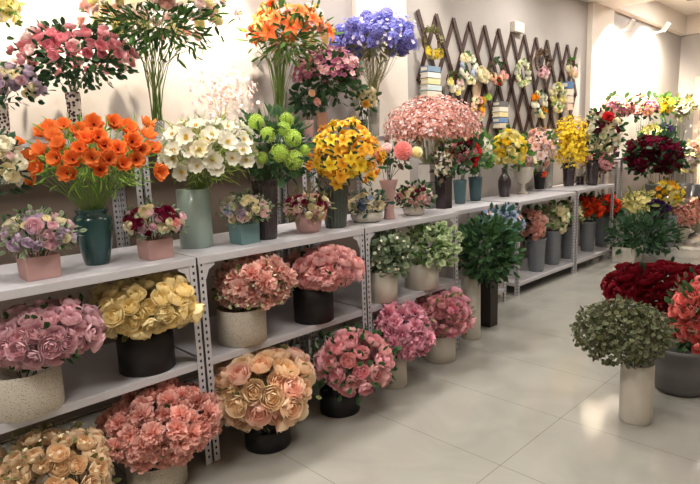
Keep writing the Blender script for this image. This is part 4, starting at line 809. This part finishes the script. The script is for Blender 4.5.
def panel(label, x, y, w, l, power, z=ZC, col=(1, .97, .93)):
    root = empty('ceiling_light', (x, y, z-.001), label, 'lamp', 'ceiling light panels')
    mb = MB(); f = .02; w2, l2 = w/2, l/2
    mb.box((-w2-f, -l2-f, -.012), (-w2, l2+f, 0)); mb.box((w2, -l2-f, -.012), (w2+f, l2+f, 0)); mb.box((-w2, -l2-f, -.012), (w2, -l2, 0)); mb.box((-w2, l2, -.012), (w2, l2+f, 0)); mb.obj('light_frame', M_LAMPBODY, root)
    mb = MB(); mb.box((-w2, -l2, -.008), (w2, l2, -.002)); mb.obj('diffuser', PANEL, root)
    ld = bpy.data.lights.new('area', 'AREA'); ld.shape = 'RECTANGLE'; ld.size = w; ld.size_y = l; ld.energy = power; ld.color = col
    lo = bpy.data.objects.new('area_light', ld); link(lo, root); lo.location = (0, 0, -.02)
def downlight(label, x, y, power, z=ZC, col=(1, .95, .88), lens=True):
    root = empty('downlight', (x, y, z-.001), label, 'lamp', 'recessed ceiling downlights'); n = 24
    mb = MB(); mb.lathe([(.062, -.012), (.085, -.010), (.085, 0), (.06, 0)], n); mb.obj('ring', M_LAMPBODY, root, True)
    mb = MB(); mb.add([(.06*math.cos(2*PI*k/n), .06*math.sin(2*PI*k/n), -.006) for k in range(n)], [tuple(range(n-1, -1, -1))]); mb.obj('lens', LENS, root)
    ld = bpy.data.lights.new('area', 'AREA'); ld.shape = 'DISK'; ld.size = .14; ld.energy = power; ld.color = col
    lo = bpy.data.objects.new('area_light', ld); link(lo, root); lo.location = (0, 0, -.02)
for i, (px, py, pw) in enumerate([(36, 4, 340), (205, 58, 300)]):
    t = on_x(px, py, XW)
    spotlamp(['white spotlight over the pink rose vase', 'white spotlight over the pale blossom twigs'][i], (XW+.5, t.y, 3.02), t, pw, 58, .75, (1, .88, .7))
for i, y in enumerate((4.3, 6.2)):
    spotlamp(['white spotlight over the left half of the trellis', 'white spotlight over the right half of the trellis'][i], (XW+.55, y, 3.05), (XW, y, 2.2), 10, 56, .9)
for i, (px, py, w) in enumerate([(628, 29, 620), (663, 31, 480)]):
    p = on_x(px, py, XW+.3)
    r_ = spotlamp(['left small spotlight in front of the bright wall', 'right small spotlight in front of the bright wall'][i], (p.x, p.y, p.z), (XW, p.y+.1, p.z-.35), w, 150, .5, (1, .88, .7), ceil=None)
    mb = MB(); mb.tube([(0, 0, 0), (XW-p.x, 0, 0)], .012, .012, 8); mb.obj('wall_arm', M_LAMPBODY, r_)
for i, y in enumerate((.2, 1.55, 2.9, 4.25, 5.6, 7.0)):
    downlight('recessed downlight over the shelf front, number %s from the camera end' % ('one', 'two', 'three', 'four', 'five', 'six')[i], -2.5, y, (24, 24, 24, 24, 22, 12)[i])
p = on_x(515, 28, XW); mb = MB(); mb.box((0, -.10, -.055), (.06, .10, .055))
o = mb.obj('wall_box', mat('beige_plastic', (206, 198, 188), .5, noise=(6, .3, (200, 192, 182))), None, False, False, (XW, p.y, p.z)); tag(o, 'small white box fixed on the wall above the trellis', 'wall box'); bv = o.modifiers.new('b', 'BEVEL'); bv.width = .008; bv.segments = 2
panel('bright ceiling panel in the raised ceiling at the top right', -1.9, 9.3, .9, .9, 60, ZC2)
for i, (x, y, pw) in enumerate([(-.9, -.7, 42), (-.8, 1.9, 24), (-.7, 4.6, 12), (-.7, 7.2, 6)]):  # unseen panels added as fill light for the aisle and flower fronts
    panel(['added fill panel on the ceiling over the front of the shop', 'added fill panel on the ceiling above the nearest aisle', 'added fill panel on the ceiling above the middle of the aisle', 'added fill panel on the ceiling above the far aisle'][i], x, y, .6, 1.2, pw)
for i, px in enumerate((615, 655, 692)):
    p = on_z(px, -2, ZC2); ro = empty('downlight', (p.x, p.y, ZC2-.001), 'small round black downlight, %s of three at the top right' % ('leftmost', 'middle', 'rightmost')[i], 'lamp', 'black downlights')
    mb = MB(); mb.lathe([(.055, -.02), (.07, -.02), (.07, 0), (.05, 0)], 24); mb.obj('ring', M_BLACKRING, ro, True)
w = bpy.data.worlds.new('world'); sc.world = w; w.use_nodes = True; w.node_tree.nodes['Background'].inputs[0].default_value = (.9, .92, 1, 1); w.node_tree.nodes['Background'].inputs[1].default_value = .3
sc.view_settings.view_transform = 'Standard'; sc.view_settings.look = 'None'; sc.view_settings.gamma = 1; sc.view_settings.use_curve_mapping = False
sc.view_settings.exposure = 0.1
sc.cycles.use_denoising = True; sc.cycles.max_bounces = 8; sc.cycles.diffuse_bounces = 4; sc.cycles.sample_clamp_indirect = 6
